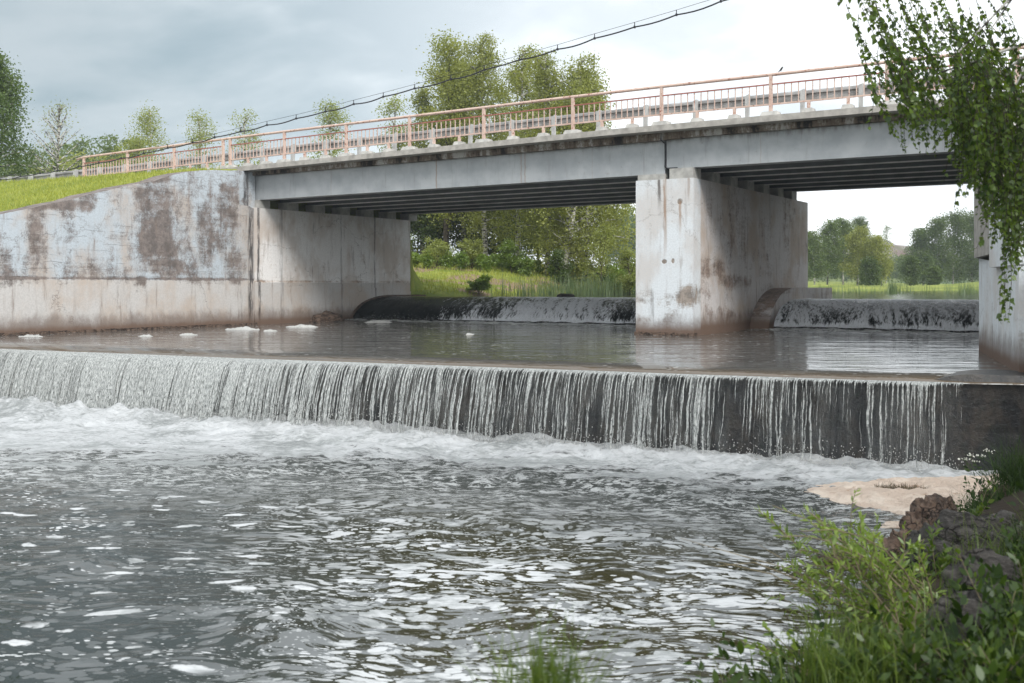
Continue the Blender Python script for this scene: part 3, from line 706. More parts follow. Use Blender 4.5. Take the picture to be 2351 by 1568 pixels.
# ------------------------------------------------------------------ walls, piers
def build_walls():
    # left wing wall
    w = empty('wing_wall', (-27.5, 20, 1.45), 'tall peeling blue-white concrete wing wall on the left, topped by sloping grass', 'retaining wall')
    vv = list(np.arange(10, 25.3, .6)) + [25.6, 26.12]
    rr = random.Random(5)
    prof = [(10, .3)] + [(26.12, .3)] + [(v, float(wing_top(v)) + rr.uniform(-.025, .04)) for v in vv[::-1]]
    MB().extr_u(prof, -27.95, UL_).build('wall', M['wall'], w)
    MB().extr_u([(10, .2), (26.12, .2), (26.12, 2.93), (26.0, 2.98), (10, 2.98)], UL_, UL_ + .07).build('lower_course', M['wall'], w)
    MB().extr_u([(26.12, .2), (26.78, .2), (26.78, 5.42), (26.55, 5.50), (26.12, 5.52)], -27.9, UL_ + .02).build('corner_block', M['wall'], w)
    MB().extr_u([(10, 1.35), (26.8, 1.35), (26.8, 1.52), (10, 1.52)], UL_ + .07, UL_ + .16).build('footing', M['rock'], w)
    MB().box((-29.2, 26.125, 4.5), (-27.3, 27.05, 6.70)).build('corner_pillar', M['wall'], w)
    a = empty('abutment', (-27.6, 31, 1.45), 'left bridge abutment of brown-streaked pale concrete beside the peeling wing wall', 'abutment')
    MB().extr_u([(26.80, .2), (35.6, .2), (35.6, 5.47), (26.80, 5.47)], -29, UL_).build('wall', M['abut'], a)
    MB().box((-29.4, 27.06, 5.0), (-28.2, 36.9, 6.55)).build('back_wall', M['pierside'], a)
    MB().extr_u([(26.80, .2), (35.58, .2), (35.58, 2.55), (31, 2.86), (26.80, 2.93)], UL_, UL_ + .05).build('lower_course', M['abut'], a)
    cw = [(31.3, 1.3)] + [(v, float(ogee(v)) + .06) for v in np.linspace(31.72, 34.4, 12)] + [(36.5, ZU + .05), (36.5, 1.3)]
    MB().extr_u(cw, UL_ + .05, UL_ + .14).build('curved_kerb', M['rock'], a)
    # pier
    p = empty('pier', (-11.95, 27, 1.45), 'tall pale concrete bridge pier standing in the river between the two spans', 'pier')
    MB().box((-12.80, 27.0, .2), (-11.11, 27.5, 5.67)).build('nose', M['pier'], p)
    MB().box((-12.795, 27.503, .2), (-11.114, 37.3, 5.67)).build('wall', M['pierside'], p)
    MB().box((-12.83, 26.96, .2), (-11.08, 27.2, 1.53)).build('footing', M['rock'], p)
    cw = [(31.35, 1.2)] + [(31.35 + 2.5 * (1 - math.cos(t)), 1.3 + 1.42 * math.sin(t)) for t in np.linspace(.05, math.pi / 2, 14)] + [(38.2, 2.70), (38.2, 2.45), (34.0, 2.42), (33.4, 1.2)]
    cw = [(31.35, 1.2)] + [(31.35 + 2.5 * (1 - math.cos(t)), 1.3 + 1.42 * math.sin(t)) for t in np.linspace(.05, math.pi / 2, 14)] + [(38.2, 2.72), (38.2, 1.2)]
    MB().extr_u(cw, -11.11, -10.52).build('curved_cheek_wall', M['pierside'], p)
    # right abutment and wing wall
    a2 = empty('abutment', (-3.2, 31, 1.45), 'right bridge abutment, raw concrete in the shade behind the hanging birch twigs', 'abutment')
    MB().prism([(-3.72, 26.7), (-2.2, 26.7), (-2.2, 37), (-3.72, 37)], .2, 5.72).build('wall', M['pierside'], a2)
    w2 = empty('wing_wall', (-2.4, 21, 1.45), 'right wing wall of white-washed concrete running down to the end of the weir', 'retaining wall')
    MB().prism([(-3.60, 24.0), (-2.15, 18.12), (-1.3, 18.12), (-1.3, 26.66), (-3.70, 26.66)], .2, [3.35, 3.1, 3.1, 3.35, 3.35]).build('wall', M['pier'], w2)
    MB().prism([(-3.68, 23.9), (-2.98, 21.0), (-1.3, 21.0), (-1.3, 26.66), (-3.72, 26.66)], 3.36, [6.2, 5.4, 5.4, 6.6, 6.6]).build('raw_upper_course', M['slab'], w2)
    MB().prism([(-2.975, 20.97), (-2.17, 18.15), (-1.3, 18.15), (-1.3, 20.97)], 3.12, [4.9, 4.2, 4.2, 4.9]).build('sloping_top', M['pier'], w2)
    MB().box((-1.95, 17.55, .1), (6, 18.1, 3.0)).build('return_wall', M['pierside'], w2)
build_walls()

# ------------------------------------------------------------------ bridge
def zdeck(u): return float(np.interp(u, [-45, -36, -27, -13, 0, 20], [6.62, 6.70, 6.88, 7.07, 7.11, 7.12]))
def sloped_bar(mb, u0, u1, v0, v1, zb, zt, seg=1.0):
    """bar along u whose bottom/top follow functions zb(u), zt(u)"""
    n = max(2, int(abs(u1 - u0) / seg) + 1); us = np.linspace(u0, u1, n); V = []; Fc = []
    for u in us: V += [(u, v0, zb(u)), (u, v1, zb(u)), (u, v1, zt(u)), (u, v0, zt(u))]
    for i in range(n - 1):
        for j in range(4): Fc.append((i * 4 + j, (i + 1) * 4 + j, (i + 1) * 4 + (j + 1) % 4, i * 4 + (j + 1) % 4))
    Fc.append((0, 1, 2, 3)); Fc.append(tuple((n - 1) * 4 + j for j in (3, 2, 1, 0)))
    mb.addv(V, Fc)
def build_bridge():
    B = empty('road_bridge', (-12, 31, 7), 'long grey concrete girder road bridge crossing the river on one pier', 'bridge')
    zb1 = lambda u: float(np.interp(u, [-28.1, -11.9], [5.75, 5.83])); zt1 = lambda u: float(np.interp(u, [-28.1, -11.9], [6.575, 6.72]))
    zb2 = lambda u: 5.955; zt2 = lambda u: float(np.interp(u, [-11.9, -3], [6.74, 6.79]))
    for i in range(7):
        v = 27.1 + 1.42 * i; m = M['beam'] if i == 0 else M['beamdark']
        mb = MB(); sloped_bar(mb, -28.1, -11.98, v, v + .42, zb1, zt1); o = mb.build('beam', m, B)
        if i == 0: o['label'] = 'pale painted outer girder of the longer span'
        if i: mb = MB(); sloped_bar(mb, -28.05, -12.02, v + .0, v + .09, lambda u: zb1(u) - .03, lambda u: zb1(u) - .002, 3); mb.v = [(a, b_, c_) for a, b_, c_ in mb.v]; mb.build('edge_light_strip', M['beampale'], o)  # added pale strip paints the light along the beam's lower edge
        mb = MB(); sloped_bar(mb, -11.93, -2.9, v, v + .42, zb2, zt2); o = mb.build('beam', m, B)
        if i == 0: o['label'] = 'pale painted outer girder of the shorter span'
        else: mb = MB(); sloped_bar(mb, -11.9, -2.95, v + .0, v + .09, lambda u: 5.925, lambda u: 5.953, 3); mb.build('edge_light_strip', M['beampale'], o)  # same painted edge light on the shorter span
        for (uu, zb_, zz) in ((-27.6, 5.472, 5.752), (-12.35, 5.672, 5.828), (-11.47, 5.672, 5.953), (-3.4, 5.722, 5.953)):
            w_ = .48 if uu == -27.6 else .40
            if uu == -11.47: w_ = .34
            MB().box((uu - w_, v - .08, zb_), (uu + w_, v + .48, zz - .002)).build('bearing_block', M['block'], B)
    mb = MB(); sloped_bar(mb, -28.3, 14, 26.92, 37.6, lambda u: (zt1(u) if u < -11.95 else zt2(u)) + .002, lambda u: zdeck(u) - .16); mb.build('slab_band', M['band'], B)
    mb = MB(); sloped_bar(mb, -29.0, 14, 26.5, 38.0, lambda u: zdeck(u) - .158, lambda u: zdeck(u), .5); mb.build('deck', M['slab'], B)
    # rainwater stains and joint strip
    mb = MB(); mb.tube([(-12.0, 26.9, 6.99), (-12.0, 26.88, 6.72), (-11.96, 27.07, 6.64), (-11.955, 27.07, 6.0), (-11.9, 27.07, 5.965), (-11.6, 27.07, 5.962)], .022, 6); mb.build('drain_pipe', M['cable'], B)
    mb = MB(); sloped_bar(mb, -29, 14, 29.2, 36.4, lambda u: zdeck(u) + .002, lambda u: zdeck(u) + .03); mb.build('road_surface', M['asphalt'], B)
    # pedestrian railing
    R = empty('pedestrian_railing', (-18, 26.7, 7), 'peach painted steel footway railing along the near edge of the bridge', 'railing')
    posts = [-36.1, -33.55, -31.0, -28.5, -28.15, -25.6, -22.9, -20.35, -17.6, -14.6, -11.9, -8.9, -6.05, -3.2, -.4, 2.4, 5.2, 8.0]
    V0 = 26.7
    def bar(u, z0, z1, r, nm, m, par, v=V0): return MB().box((u - r, v - r, z0), (u + r, v + r, z1)).build(nm, m, par)
    def foot(u, par, w=.17):
        z = zdeck(u)
        mb = MB(); mb.addv([(u - w, V0 - .16, z - .01), (u + w, V0 - .16, z - .01), (u + w, V0 + .2, z - .01), (u - w, V0 + .2, z - .01),
                            (u - w * .8, V0 - .12, z + .11), (u + w * .8, V0 - .12, z + .11), (u + w * .8, V0 + .16, z + .11), (u - w * .8, V0 + .16, z + .11)],
                           [(0, 3, 2, 1), (4, 5, 6, 7), (0, 1, 5, 4), (1, 2, 6, 5), (2, 3, 7, 6), (3, 0, 4, 7)])
        mb.build('concrete_foot', M['block'], par)
    for u in posts:
        o = bar(u, zdeck(u), zdeck(u) + 1.02, .04, 'post', M['rail'], R)
        if u > -33: foot(u, R, .24)
    us = [-36.3] + [p for p in posts]
    mb = MB(); mb.tube([(-36.5, V0 - .02, zdeck(-36.5) + .99)] + [(u, V0, zdeck(u) + 1.05) for u in posts], .042, 10); mb.build('handrail', M['rail'], R, smooth=True)
    for a, c in zip(posts[:-1], posts[1:]):
        if c - a < .6: continue
        loc = ((a + c) / 2, V0, zdeck((a + c) / 2) + .5)
        mb = MB(); sloped_bar(mb, a + .04, c - .04, V0 - .022, V0 + .022, lambda u: zdeck(u) + .28, lambda u: zdeck(u) + .32, 9)
        pn = mb.build('infill_panel', M['rail'], R)
        mb = MB(); sloped_bar(mb, a + .04, c - .04, V0 - .022, V0 + .022, lambda u: zdeck(u) + .79, lambda u: zdeck(u) + .82, 9)
        mb.build('mid_rail', M['railred'], pn)
        n = 15
        for k in range(n):
            u = a + (c - a) * (k + 1) / (n + 1)
            MB().box((u - .011, V0 - .011, zdeck(u) + .322), (u + .011, V0 + .011, zdeck(u) + .788)).build('baluster', M['rail'], pn)
        if a > -32:
            for t in (.34, .68):
                u = a + (c - a) * t; bar(u, zdeck(u) + .05, zdeck(u) + .279, .035, 'stub_post', M['rail'], R); foot(u, R, .14)
    # guard rail
    Gd = empty('guardrail', (-25, 28.3, 7), 'weathered steel crash barrier behind the footway railing, running on over the grass bank', 'guardrail')
    pr = [(0, -.155), (-.04, -.12), (-.045, -.06), (0, -.03), (0, .03), (-.045, .06), (-.04, .12), (0, .155), (.006, .155), (.006, -.155)]
    us = np.arange(-75, 14.1, 1.5); V = []; Fc = []; k = len(pr)
    for u in us:
        z = zdeck(u) + .70
        V += [(u, 28.25 + a * 1.3, z + c_) for a, c_ in pr]
    for i in range(len(us) - 1):
        for j in range(k): Fc.append((i * k + j, (i + 1) * k + j, (i + 1) * k + (j + 1) % k, i * k + (j + 1) % k))
    mk('barrier_beam', V, Fc, M['galv'], Gd)
    for u in np.arange(-74.5, 14, 1.5):
        z = zdeck(u)
        mb = MB(); mb.box((u - .045, 28.0, z - .25), (u + .045, 28.012, z + .82)); mb.box((u - .045, 28.012, z - .25), (u - .035, 28.12, z + .82)); mb.box((u + .035, 28.012, z - .25), (u + .045, 28.12, z + .86))
        mb.box((u - .045, 28.12, z + .55), (u + .045, 28.18, z + .86))
        mb.build('post', M['post'], Gd)
    # approach path and road
    mb = MB(); sloped_bar(mb, -60, -28.9, 26.15, 29.0, lambda u: zdeck(u) - .35, lambda u: zdeck(u) + .01); o = mb.build('path', M['path']); tag(o, kind='structure')
    mb = MB(); sloped_bar(mb, -120, -29.02, 29.2, 36.4, lambda u: zdeck(u) - .3, lambda u: zdeck(u) + .04); o = mb.build('road', M['asphalt']); tag(o, kind='structure')
build_bridge()

def build_cable():
    px = [(-120, 436), (0, 412), (47, 405), (92, 398), (133, 391), (180, 383), (227, 374), (278, 363), (330, 352), (385, 340), (442, 327), (493, 315), (552, 302), (613, 287), (680, 272), (747, 256), (812, 239),
          (880, 222), (952, 203), (1035, 182), (1112, 160), (1193, 137), (1280, 113), (1365, 88), (1457, 62), (1553, 34), (1655, 3), (1765, -30), (1880, -66), (2010, -108), (2150, -155)]
    V0 = 25.2; pts = [PV(x, y, V0) for x, y in px]
    C = empty('overhead_cable', tuple(pts[12]), 'black overhead cable clipped under a thin wire, rising across the sky from left to right', 'cable')
    fine = []
    for i in range(len(pts) - 1):
        a, c = pts[i], pts[i + 1]
        for t in np.linspace(0, 1, 6)[:-1]:
            p = a * (1 - t) + c * t; sag = .035 * math.sin(math.pi * t) * (1 + .5 * math.sin(i * 2.1)); p[2] -= sag
            fine.append(p)
    fine.append(pts[-1])
    MB().tube(fine, .019, 6).build('cable', M['cable'], C, smooth=True)
    MB().tube([p + np.array([0, 0, .12]) for p in pts], .006, 5).build('support_wire', M['cable'], C)
    for p in pts[1:-1]:
        mb = MB(); mb.box((p[0] - .02, V0 - .024, p[2] - .03), (p[0] + .02, V0 + .024, p[2] + .03)); mb.tube([p + np.array([0, 0, .03]), p + np.array([0, 0, .125])], .012, 5)
        mb.build('clip', M['cable'], C)
build_cable()

# ------------------------------------------------------------------ foliage
def leaf_quads(C, size, r, flat=.5, droop=0.0, shape='quad', aspect=.6):
    n = len(C); d = r.normal(size=(n, 3)); d[:, 2] = d[:, 2] * flat - droop; d /= np.linalg.norm(d, axis=1)[:, None] + 1e-9
    e = np.cross(d, r.normal(size=(n, 3))); e /= np.linalg.norm(e, axis=1)[:, None] + 1e-9
    s = (size * r.uniform(.6, 1.3, n))[:, None] if np.isscalar(size) else size[:, None]
    if shape == 'quad':
        V = np.stack([C, C + d * s * .5 + e * s * aspect * .5, C + d * s, C + d * s * .5 - e * s * aspect * .5], 1); k = 4
    else:
        nrm = np.cross(d, e); cup = nrm * s * .08
        V = np.stack([C, C + d * s * .22 + e * s * aspect * .48 + cup, C + d * s * .5 + e * s * aspect * .42 + cup, C + d * s, C + d * s * .5 - e * s * aspect * .42 + cup, C + d * s * .22 - e * s * aspect * .48 + cup], 1); k = 6
    return V.reshape(-1, 3), np.arange(n * k).reshape(n, k)

def make_tree(name, label, cat, base, height, crown_w, leafm, n_leaf, leaf=.13, seed=1, bark='barkw', weep=0.0, lo=.25, stems=1, sparse=1.0, round_=.5, group=None, nb=26, clump=.27, lean=(0, 0)):
    r = np.random.default_rng(seed)
    root = empty(name, tuple(base), label, cat, group)
    wood = MB(); cl = []
    for sidx in range(stems):
        a0 = r.random() * 6.28; off = np.array([math.cos(a0), math.sin(a0), 0]) * (crown_w * .12 if stems > 1 else 0)
        hh = height * (1 if sidx == 0 else r.uniform(.75, .95)); lx = np.array([math.cos(a0), math.sin(a0), 0]) * (crown_w * .16 if stems > 1 else .25) + np.array([lean[0], lean[1], 0])
        ts = np.linspace(0, 1, 9); ph = r.random(2) * 6.28
        tr = [np.array(base) + off * .4 + lx * t + np.array([.12 * math.sin(3 * t + ph[0]), .12 * math.sin(2.5 * t + ph[1]), hh * t - .3 * (t == 0)]) for t in ts]
        wood.tube(tr, [height * .013 * (1 - .9 * t) + .012 for t in ts], 7)
        for i in range(nb // stems):
            t = lo + (1 - lo) * (i + r.random()) / (nb / stems); t = min(t, .98)
            p0 = tr[int(t * 8)] * (1 - (t * 8) % 1) + tr[min(8, int(t * 8) + 1)] * ((t * 8) % 1)
            q = (t - lo) / (1 - lo); prof = (math.sin(math.pi * min(1, q * .88 + .12)) ** round_) * (1 - .62 * q)
            L = crown_w * .5 * prof * r.uniform(.5, 1.1) + .3; az = r.random() * 6.28; el = r.uniform(.25, .9) + .4 * q
            dv = np.array([math.cos(az) * math.cos(el), math.sin(az) * math.cos(el), math.sin(el)])
            mids = [p0 + dv * L * s + np.array([0, 0, -.5 * weep * s * s * L * .5]) for s in (0, .35, .7, 1.0)]
            wood.tube(mids, [height * .0042 * (1 - s * .8) + .006 for s in (0, .35, .7, 1)], 4, cap=False)
            for j in range(5):
                s = r.uniform(.3, 1.05); k = int(min(2, s * 3)); pp = p0 + dv * L * s + np.array([0, 0, -.25 * weep * s * s * L])
                d2 = dv + r.normal(0, .7, 3); d2 /= np.linalg.norm(d2); l2 = L * r.uniform(.15, .45)
                e = pp + d2 * l2
                if j < 3: wood.tube([pp, (pp + e) / 2 + r.normal(0, .03, 3), e], [.012, .008, .004], 3, cap=False)
                cl.append((e, r.uniform(.5, 1.3))); cl.append((pp * .5 + e * .5, r.uniform(.4, 1.0)))
    cs = np.array([c[0] for c in cl]); wt = np.array([c[1] for c in cl]) ** 1.6; wt *= (r.random(len(wt)) < sparse); wt /= wt.sum()
    idx = r.choice(len(cs), n_leaf, p=wt)
    sg = clump * (height / 10) ** .5
    ct = r.random(len(cs))
    C = cs[idx] + r.normal(0, 1, (n_leaf, 3)) * np.array([sg, sg, sg * .7])
    if weep:
        hang = r.random(n_leaf); strand = r.integers(0, 7, n_leaf)
        so = np.random.default_rng(seed + 5).normal(0, sg * .9, (len(cs), 7, 2))
        C = cs[idx].copy(); C[:, :2] += so[idx, strand] + r.normal(0, .05 + leaf * .4, (n_leaf, 2)); C[:, 2] += sg * .5 - hang * weep * (.8 + ct[idx]) + r.normal(0, .05, n_leaf)
    C[:, 2] = np.maximum(C[:, 2], base[2] + .3)
    V, Fc = leaf_quads(C, leaf, r, .6, .5 * weep, aspect=.7)
    wood.build('trunk', M[bark], root, smooth=True)
    mk('crown', V, Fc, M[leafm], root, fattr={'tint': np.clip(.5 * r.random(n_leaf) + .5 * ct[idx], 0, 1)})
    return root

def gz(x, y, d): # ground point below a pixel at depth d
    p = P(x, y, d); return np.array([p[0], p[1], float(hgt(np.array([p[0]]), np.array([p[1]]))[0]) - .05])
def tree_px(name, label, cat, x, ytop, d, wpx, leafm, n, **kw):
    big = ytop < 300; wpx *= 1.75 if big else 1.35; n = int(n * (2.0 if big else 1.8)); kw['leaf'] = kw.get('leaf', .13) * .8
    b = gz(x, 600, d); top = P(x, ytop, d)[2]
    return make_tree(name, label, cat, b, (top - b[2]) * (1.0 if ytop < 200 else .97), wpx * d / F, leafm, n, **kw)

def build_trees():
    tree_px('birch_tree', 'dark green weeping birch at the far left, tallest tree left of the bridge', 'tree', 2, 128, 58, 170, 'leaf_left', 9500, leaf=.17, seed=21, weep=1.6, lo=.10, nb=50)
    tree_px('bare_tree', 'nearly leafless pale tree beside the dark birch on the left', 'tree', 130, 240, 62, 110, 'leaf_light', 420, leaf=.12, seed=4, lo=.4, nb=60, clump=.3)
    L = [('leafy_tree', 'rounded yellow-green tree behind the left end of the railing, fullest of the row', 355, 240, 75, 105, 5200, 1.0, 33),
         ('leafy_tree', 'thin pale green tree just right of the fullest roadside tree', 455, 264, 76, 90, 2400, .6, 35),
         ('leafy_tree', 'sparse see-through tree behind the railing above the left abutment', 565, 262, 76, 105, 1500, .5, 37),
         ('birch_tree', 'slim pale birch behind the railing, left of the large tree cluster', 762, 238, 74, 88, 3400, .7, 39),
         ('leafy_tree', 'low bushy yellow-green tree next to the large tree cluster', 885, 234, 70, 92, 4200, .8, 41)]
    for (nm, lb, x, yt, d, w, n, sp, sd) in L:
        tree_px(nm, lb, 'tree', x, yt, d, w, 'leaf_light', n, leaf=.15, seed=sd, sparse=sp, lo=.2, nb=30, clump=.36, stems=2 if sd in (33, 41) else 1)
    tree_px('poplar_tree', 'broad-leaved green tree at the left of the large cluster behind the bridge', 'tree', 1008, 112, 64, 150, 'leaf_birch', 13000, leaf=.17, seed=51, lo=.15, nb=38, sparse=.8, clump=.4, stems=2, bark='bark')
    tree_px('birch_tree', 'tallest birch of the large cluster behind the bridge', 'tree', 1118, 88, 62, 140, 'leaf_birch', 13000, leaf=.14, seed=52, weep=1.3, lo=.15, nb=38, sparse=.8)
    tree_px('birch_tree', 'narrow pointed birch in the middle of the large cluster', 'tree', 1190, 112, 60, 125, 'leaf_birch', 8000, leaf=.14, seed=53, weep=1.1, lo=.2, nb=30, sparse=.8)
    tree_px('birch_tree', 'wide-crowned birch with two white trunks on the far bank, right of the cluster', 'tree', 1283, 122, 55, 235, 'leaf_birch', 22000, leaf=.14, seed=54, weep=1.2, lo=.12, nb=54, stems=2)
    tree_px('birch_tree', 'drooping birch at the right edge of the cluster, leaning over the bank', 'tree', 1345, 225, 56, 130, 'leaf_birch', 9000, leaf=.14, seed=55, weep=1.2, lo=.1, nb=30)
    tree_px('birch_tree', 'birch filling the gap between the pointed birch and the wide-crowned one', 'tree', 1256, 128, 57, 165, 'leaf_birch', 11000, leaf=.14, seed=56, weep=1.1, lo=.15, nb=34)
    tree_px('birch_tree', 'birch on the right shoulder of the large cluster above the railing', 'tree', 1338, 165, 59, 120, 'leaf_birch', 9000, leaf=.14, seed=57, weep=1.1, lo=.15, nb=34)
    tree_px('leafy_tree', 'short leafy tree at the left foot of the large cluster above the railing', 'tree', 968, 205, 66, 70, 'leaf_birch', 5000, leaf=.15, seed=58, lo=.15, nb=30)
    tree_px('birch_tree', 'birch between the broad-leaved tree and the tallest birch of the cluster', 'tree', 1065, 140, 66, 120, 'leaf_birch', 8000, leaf=.14, seed=59, weep=.9, lo=.15, nb=30)
    tree_px('leafy_tree', 'low broad tree behind the middle of the large cluster, just over the railing', 'tree', 1180, 168, 69, 190, 'leaf_birch', 11000, leaf=.15, seed=60, lo=.1, nb=44, stems=2)
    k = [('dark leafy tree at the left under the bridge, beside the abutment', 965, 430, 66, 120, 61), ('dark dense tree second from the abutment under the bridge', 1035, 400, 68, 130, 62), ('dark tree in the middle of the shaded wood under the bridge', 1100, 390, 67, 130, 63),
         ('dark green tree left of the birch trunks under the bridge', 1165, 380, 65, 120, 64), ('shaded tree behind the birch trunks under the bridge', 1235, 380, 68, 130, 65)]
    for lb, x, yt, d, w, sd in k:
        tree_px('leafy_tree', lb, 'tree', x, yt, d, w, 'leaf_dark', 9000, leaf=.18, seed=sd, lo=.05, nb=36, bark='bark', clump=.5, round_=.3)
    for lb, x, yt, d, w, sd, m in [('rounded yellow-green bush on the far bank close to the pier', 1385, 535, 53, 85, 71, 'leaf_light'), ('low pale bush against the pier on the far bank', 1440, 590, 52, 45, 72, 'leaf_light'),
                                   ('small dark bush at the foot of the birch trunks', 1295, 590, 52, 30, 73, 'leaf_dark'), ('small bright shrub alone on the grassy bank', 1106, 655 - 5, 48, 18, 74, 'leaf_willow'),
                                   ('feathery shrub at the top of the grass bank near the abutment', 1000, 568, 56, 60, 75, 'leaf_light'), ('pale shrub at the wood edge above the bare earth', 1085, 572, 57, 60, 76, 'leaf_light'), ('light green shrub left of the birch trunks', 1175, 570, 56, 50, 77, 'leaf_willow')]:
        tree_px('bush', lb, 'bush', x, yt, d, w, m, 2600, leaf=.10, seed=sd, lo=.02, nb=20, bark='bark', clump=.25, round_=.3)
    # right hand distance
    R = [('slim birch right beside the pier, first of the lakeside group', 1868, 530, 112, 45, 81, 'leaf_far'), ('tall lakeside birch with bare white trunk near the pier', 1900, 508, 116, 60, 82, 'leaf_far'), ('full-crowned lakeside birch in the middle of the group', 1935, 500, 118, 62, 83, 'leaf_far'),
         ('bluish tall tree behind the lakeside birches', 1972, 497, 135, 60, 84, 'leaf_dark'), ('lakeside birch with drooping crown, right of the group middle', 1968, 522, 112, 50, 85, 'leaf_birch'), ('last lakeside birch before the meadow', 2022, 545, 110, 60, 86, 'leaf_birch'),
         ('dark low tree at the water in front of the birches', 1997, 595, 106, 36, 87, 'leaf_dark')]
    for lb, x, yt, d, w, sd, m in R:
        tree_px('birch_tree', lb, 'tree', x, yt, d, w, m, 5200, leaf=.20, seed=sd, lo=.22 if sd != 87 else .05, nb=30, clump=.42, weep=.8)
    tree_px('thin_tree', 'small airy tree on the skyline by the bare hill', 'tree', 2035, 517, 200, 40, 'leaf_far', 900, leaf=.2, seed=91, lo=.3, nb=30)
    for lb, x, yt, d, w, sd in [('slim tree at the left of the dense grove across the meadow', 2118, 532, 150, 34, 92), ('front dense tree of the grove across the meadow', 2152, 508, 146, 60, 93), ('tallest rounded tree of the dense grove across the meadow', 2190, 494, 148, 66, 94),
                                ('dense tree of the grove nearest the right wing wall', 2232, 498, 150, 60, 95), ('dense grove tree mostly hidden by the right wing wall', 2275, 500, 150, 60, 96)]:
        tree_px('leafy_tree', lb, 'tree', x, yt, d, w, 'leaf_dark', 5600, leaf=.27, seed=sd, lo=.08, nb=34, clump=.6, round_=.3)
    for lb, x, yt, d, w, sd in [('dark round bush in the meadow centre', 2088, 600, 118, 34, 101), ('wide dark shrub below the bare hill', 2092, 575, 170, 60, 102), ('pointed bush left of the dense grove', 2132, 592, 135, 30, 103), ('low bush in front of the pointed bush', 2142, 622, 118, 26, 104)]:
        tree_px('bush', lb, 'bush', x, yt, d, w, 'leaf_dark', 2400, leaf=.22, seed=sd, lo=.02, nb=22, bark='bark', clump=.4, round_=.3)
build_trees()

def forest(name, label, spec, leafm, leaf, seed, dens=1.0):
    """far-off wood reading as one mass: many small crowns merged in one mesh"""
    r = np.random.default_rng(seed); Vs, Fs, T = [], [], []; base = 0
    for (x, yt, d, w) in spec:
        b = gz(x, 600, d); h = P(x, yt, d)[2] - b[2]; W = w * d / F; n = int(1500 * dens)
        k = r.integers(9, 14); cc = r.normal(0, 1, (k, 3)) * np.array([W * .22, W * .22, h * .17]) + np.array([0, 0, h * .58]); 
        cc = np.concatenate([cc, np.array([[0, 0, h * .88]]), np.array([[0, 0, h * .3]])])
        idx = r.integers(0, len(cc), n); C = b + cc[idx] + r.normal(0, 1, (n, 3)) * np.array([W * .14, W * .14, h * .09]); C[:, 2] = np.clip(C[:, 2], b[2], b[2] + h)
        V, Fc = leaf_quads(C, leaf, r, .7); Vs.append(V); Fs.append(Fc + base); base += len(V); T.append(np.clip(r.random(n) * .6 + r.random() * .4, 0, 1))
    o = mk(name, np.concatenate(Vs), np.concatenate(Fs), M[leafm], fattr={'tint': np.concatenate(T)}); return tag(o, label, 'wood', kind='stuff')
def build_forests():
    r = np.random.default_rng(8)
    top = lambda x: np.interp(x, [-60, 60, 110, 160, 200, 250, 300, 340, 420, 520, 640, 800, 940], [330, 355, 338, 330, 318, 312, 325, 330, 340, 352, 345, 335, 330])
    forest('wood', 'mixed wood on the rise beyond the road at the left', [(x + r.uniform(-6, 6), float(top(x)) + r.uniform(-4, 14), r.uniform(105, 130), 48) for x in range(-60, 320, 13)], 'leaf_far', .32, 81)
    forest('roadside_thicket', 'light green thicket of young growth behind the crash barrier', [(x + r.uniform(-8, 8), float(top(x)) + 30 + r.uniform(-8, 22), r.uniform(66, 82), 50) for x in range(40, 960, 21)], 'leaf_light', .17, 82, .8)
    forest('wood', 'hazy far wood seen between the birches and the pier', [(x, 478 + (1455 - x) * -.05 + r.uniform(-6, 10), r.uniform(190, 210), 40) for x in range(1395, 1560, 10)], 'leaf_far', .5, 83)
    forest('wood', 'low far wood behind the lake between pier and wing wall', [(x, 590 + r.uniform(-12, 12), r.uniform(215, 260), 30) for x in range(1560, 2330, 12)], 'leaf_far', .5, 84, .6)
    forest('shrubbery', 'weedy shrubbery along the top of the far grass bank', [(x + r.uniform(-5, 5), float(np.interp(x, [940, 1100, 1300, 1460], [575, 580, 605, 610])) + r.uniform(-4, 10), r.uniform(55, 60), 26) for x in range(935, 1470, 11)], 'leaf_willow', .12, 85, .5)
build_forests()

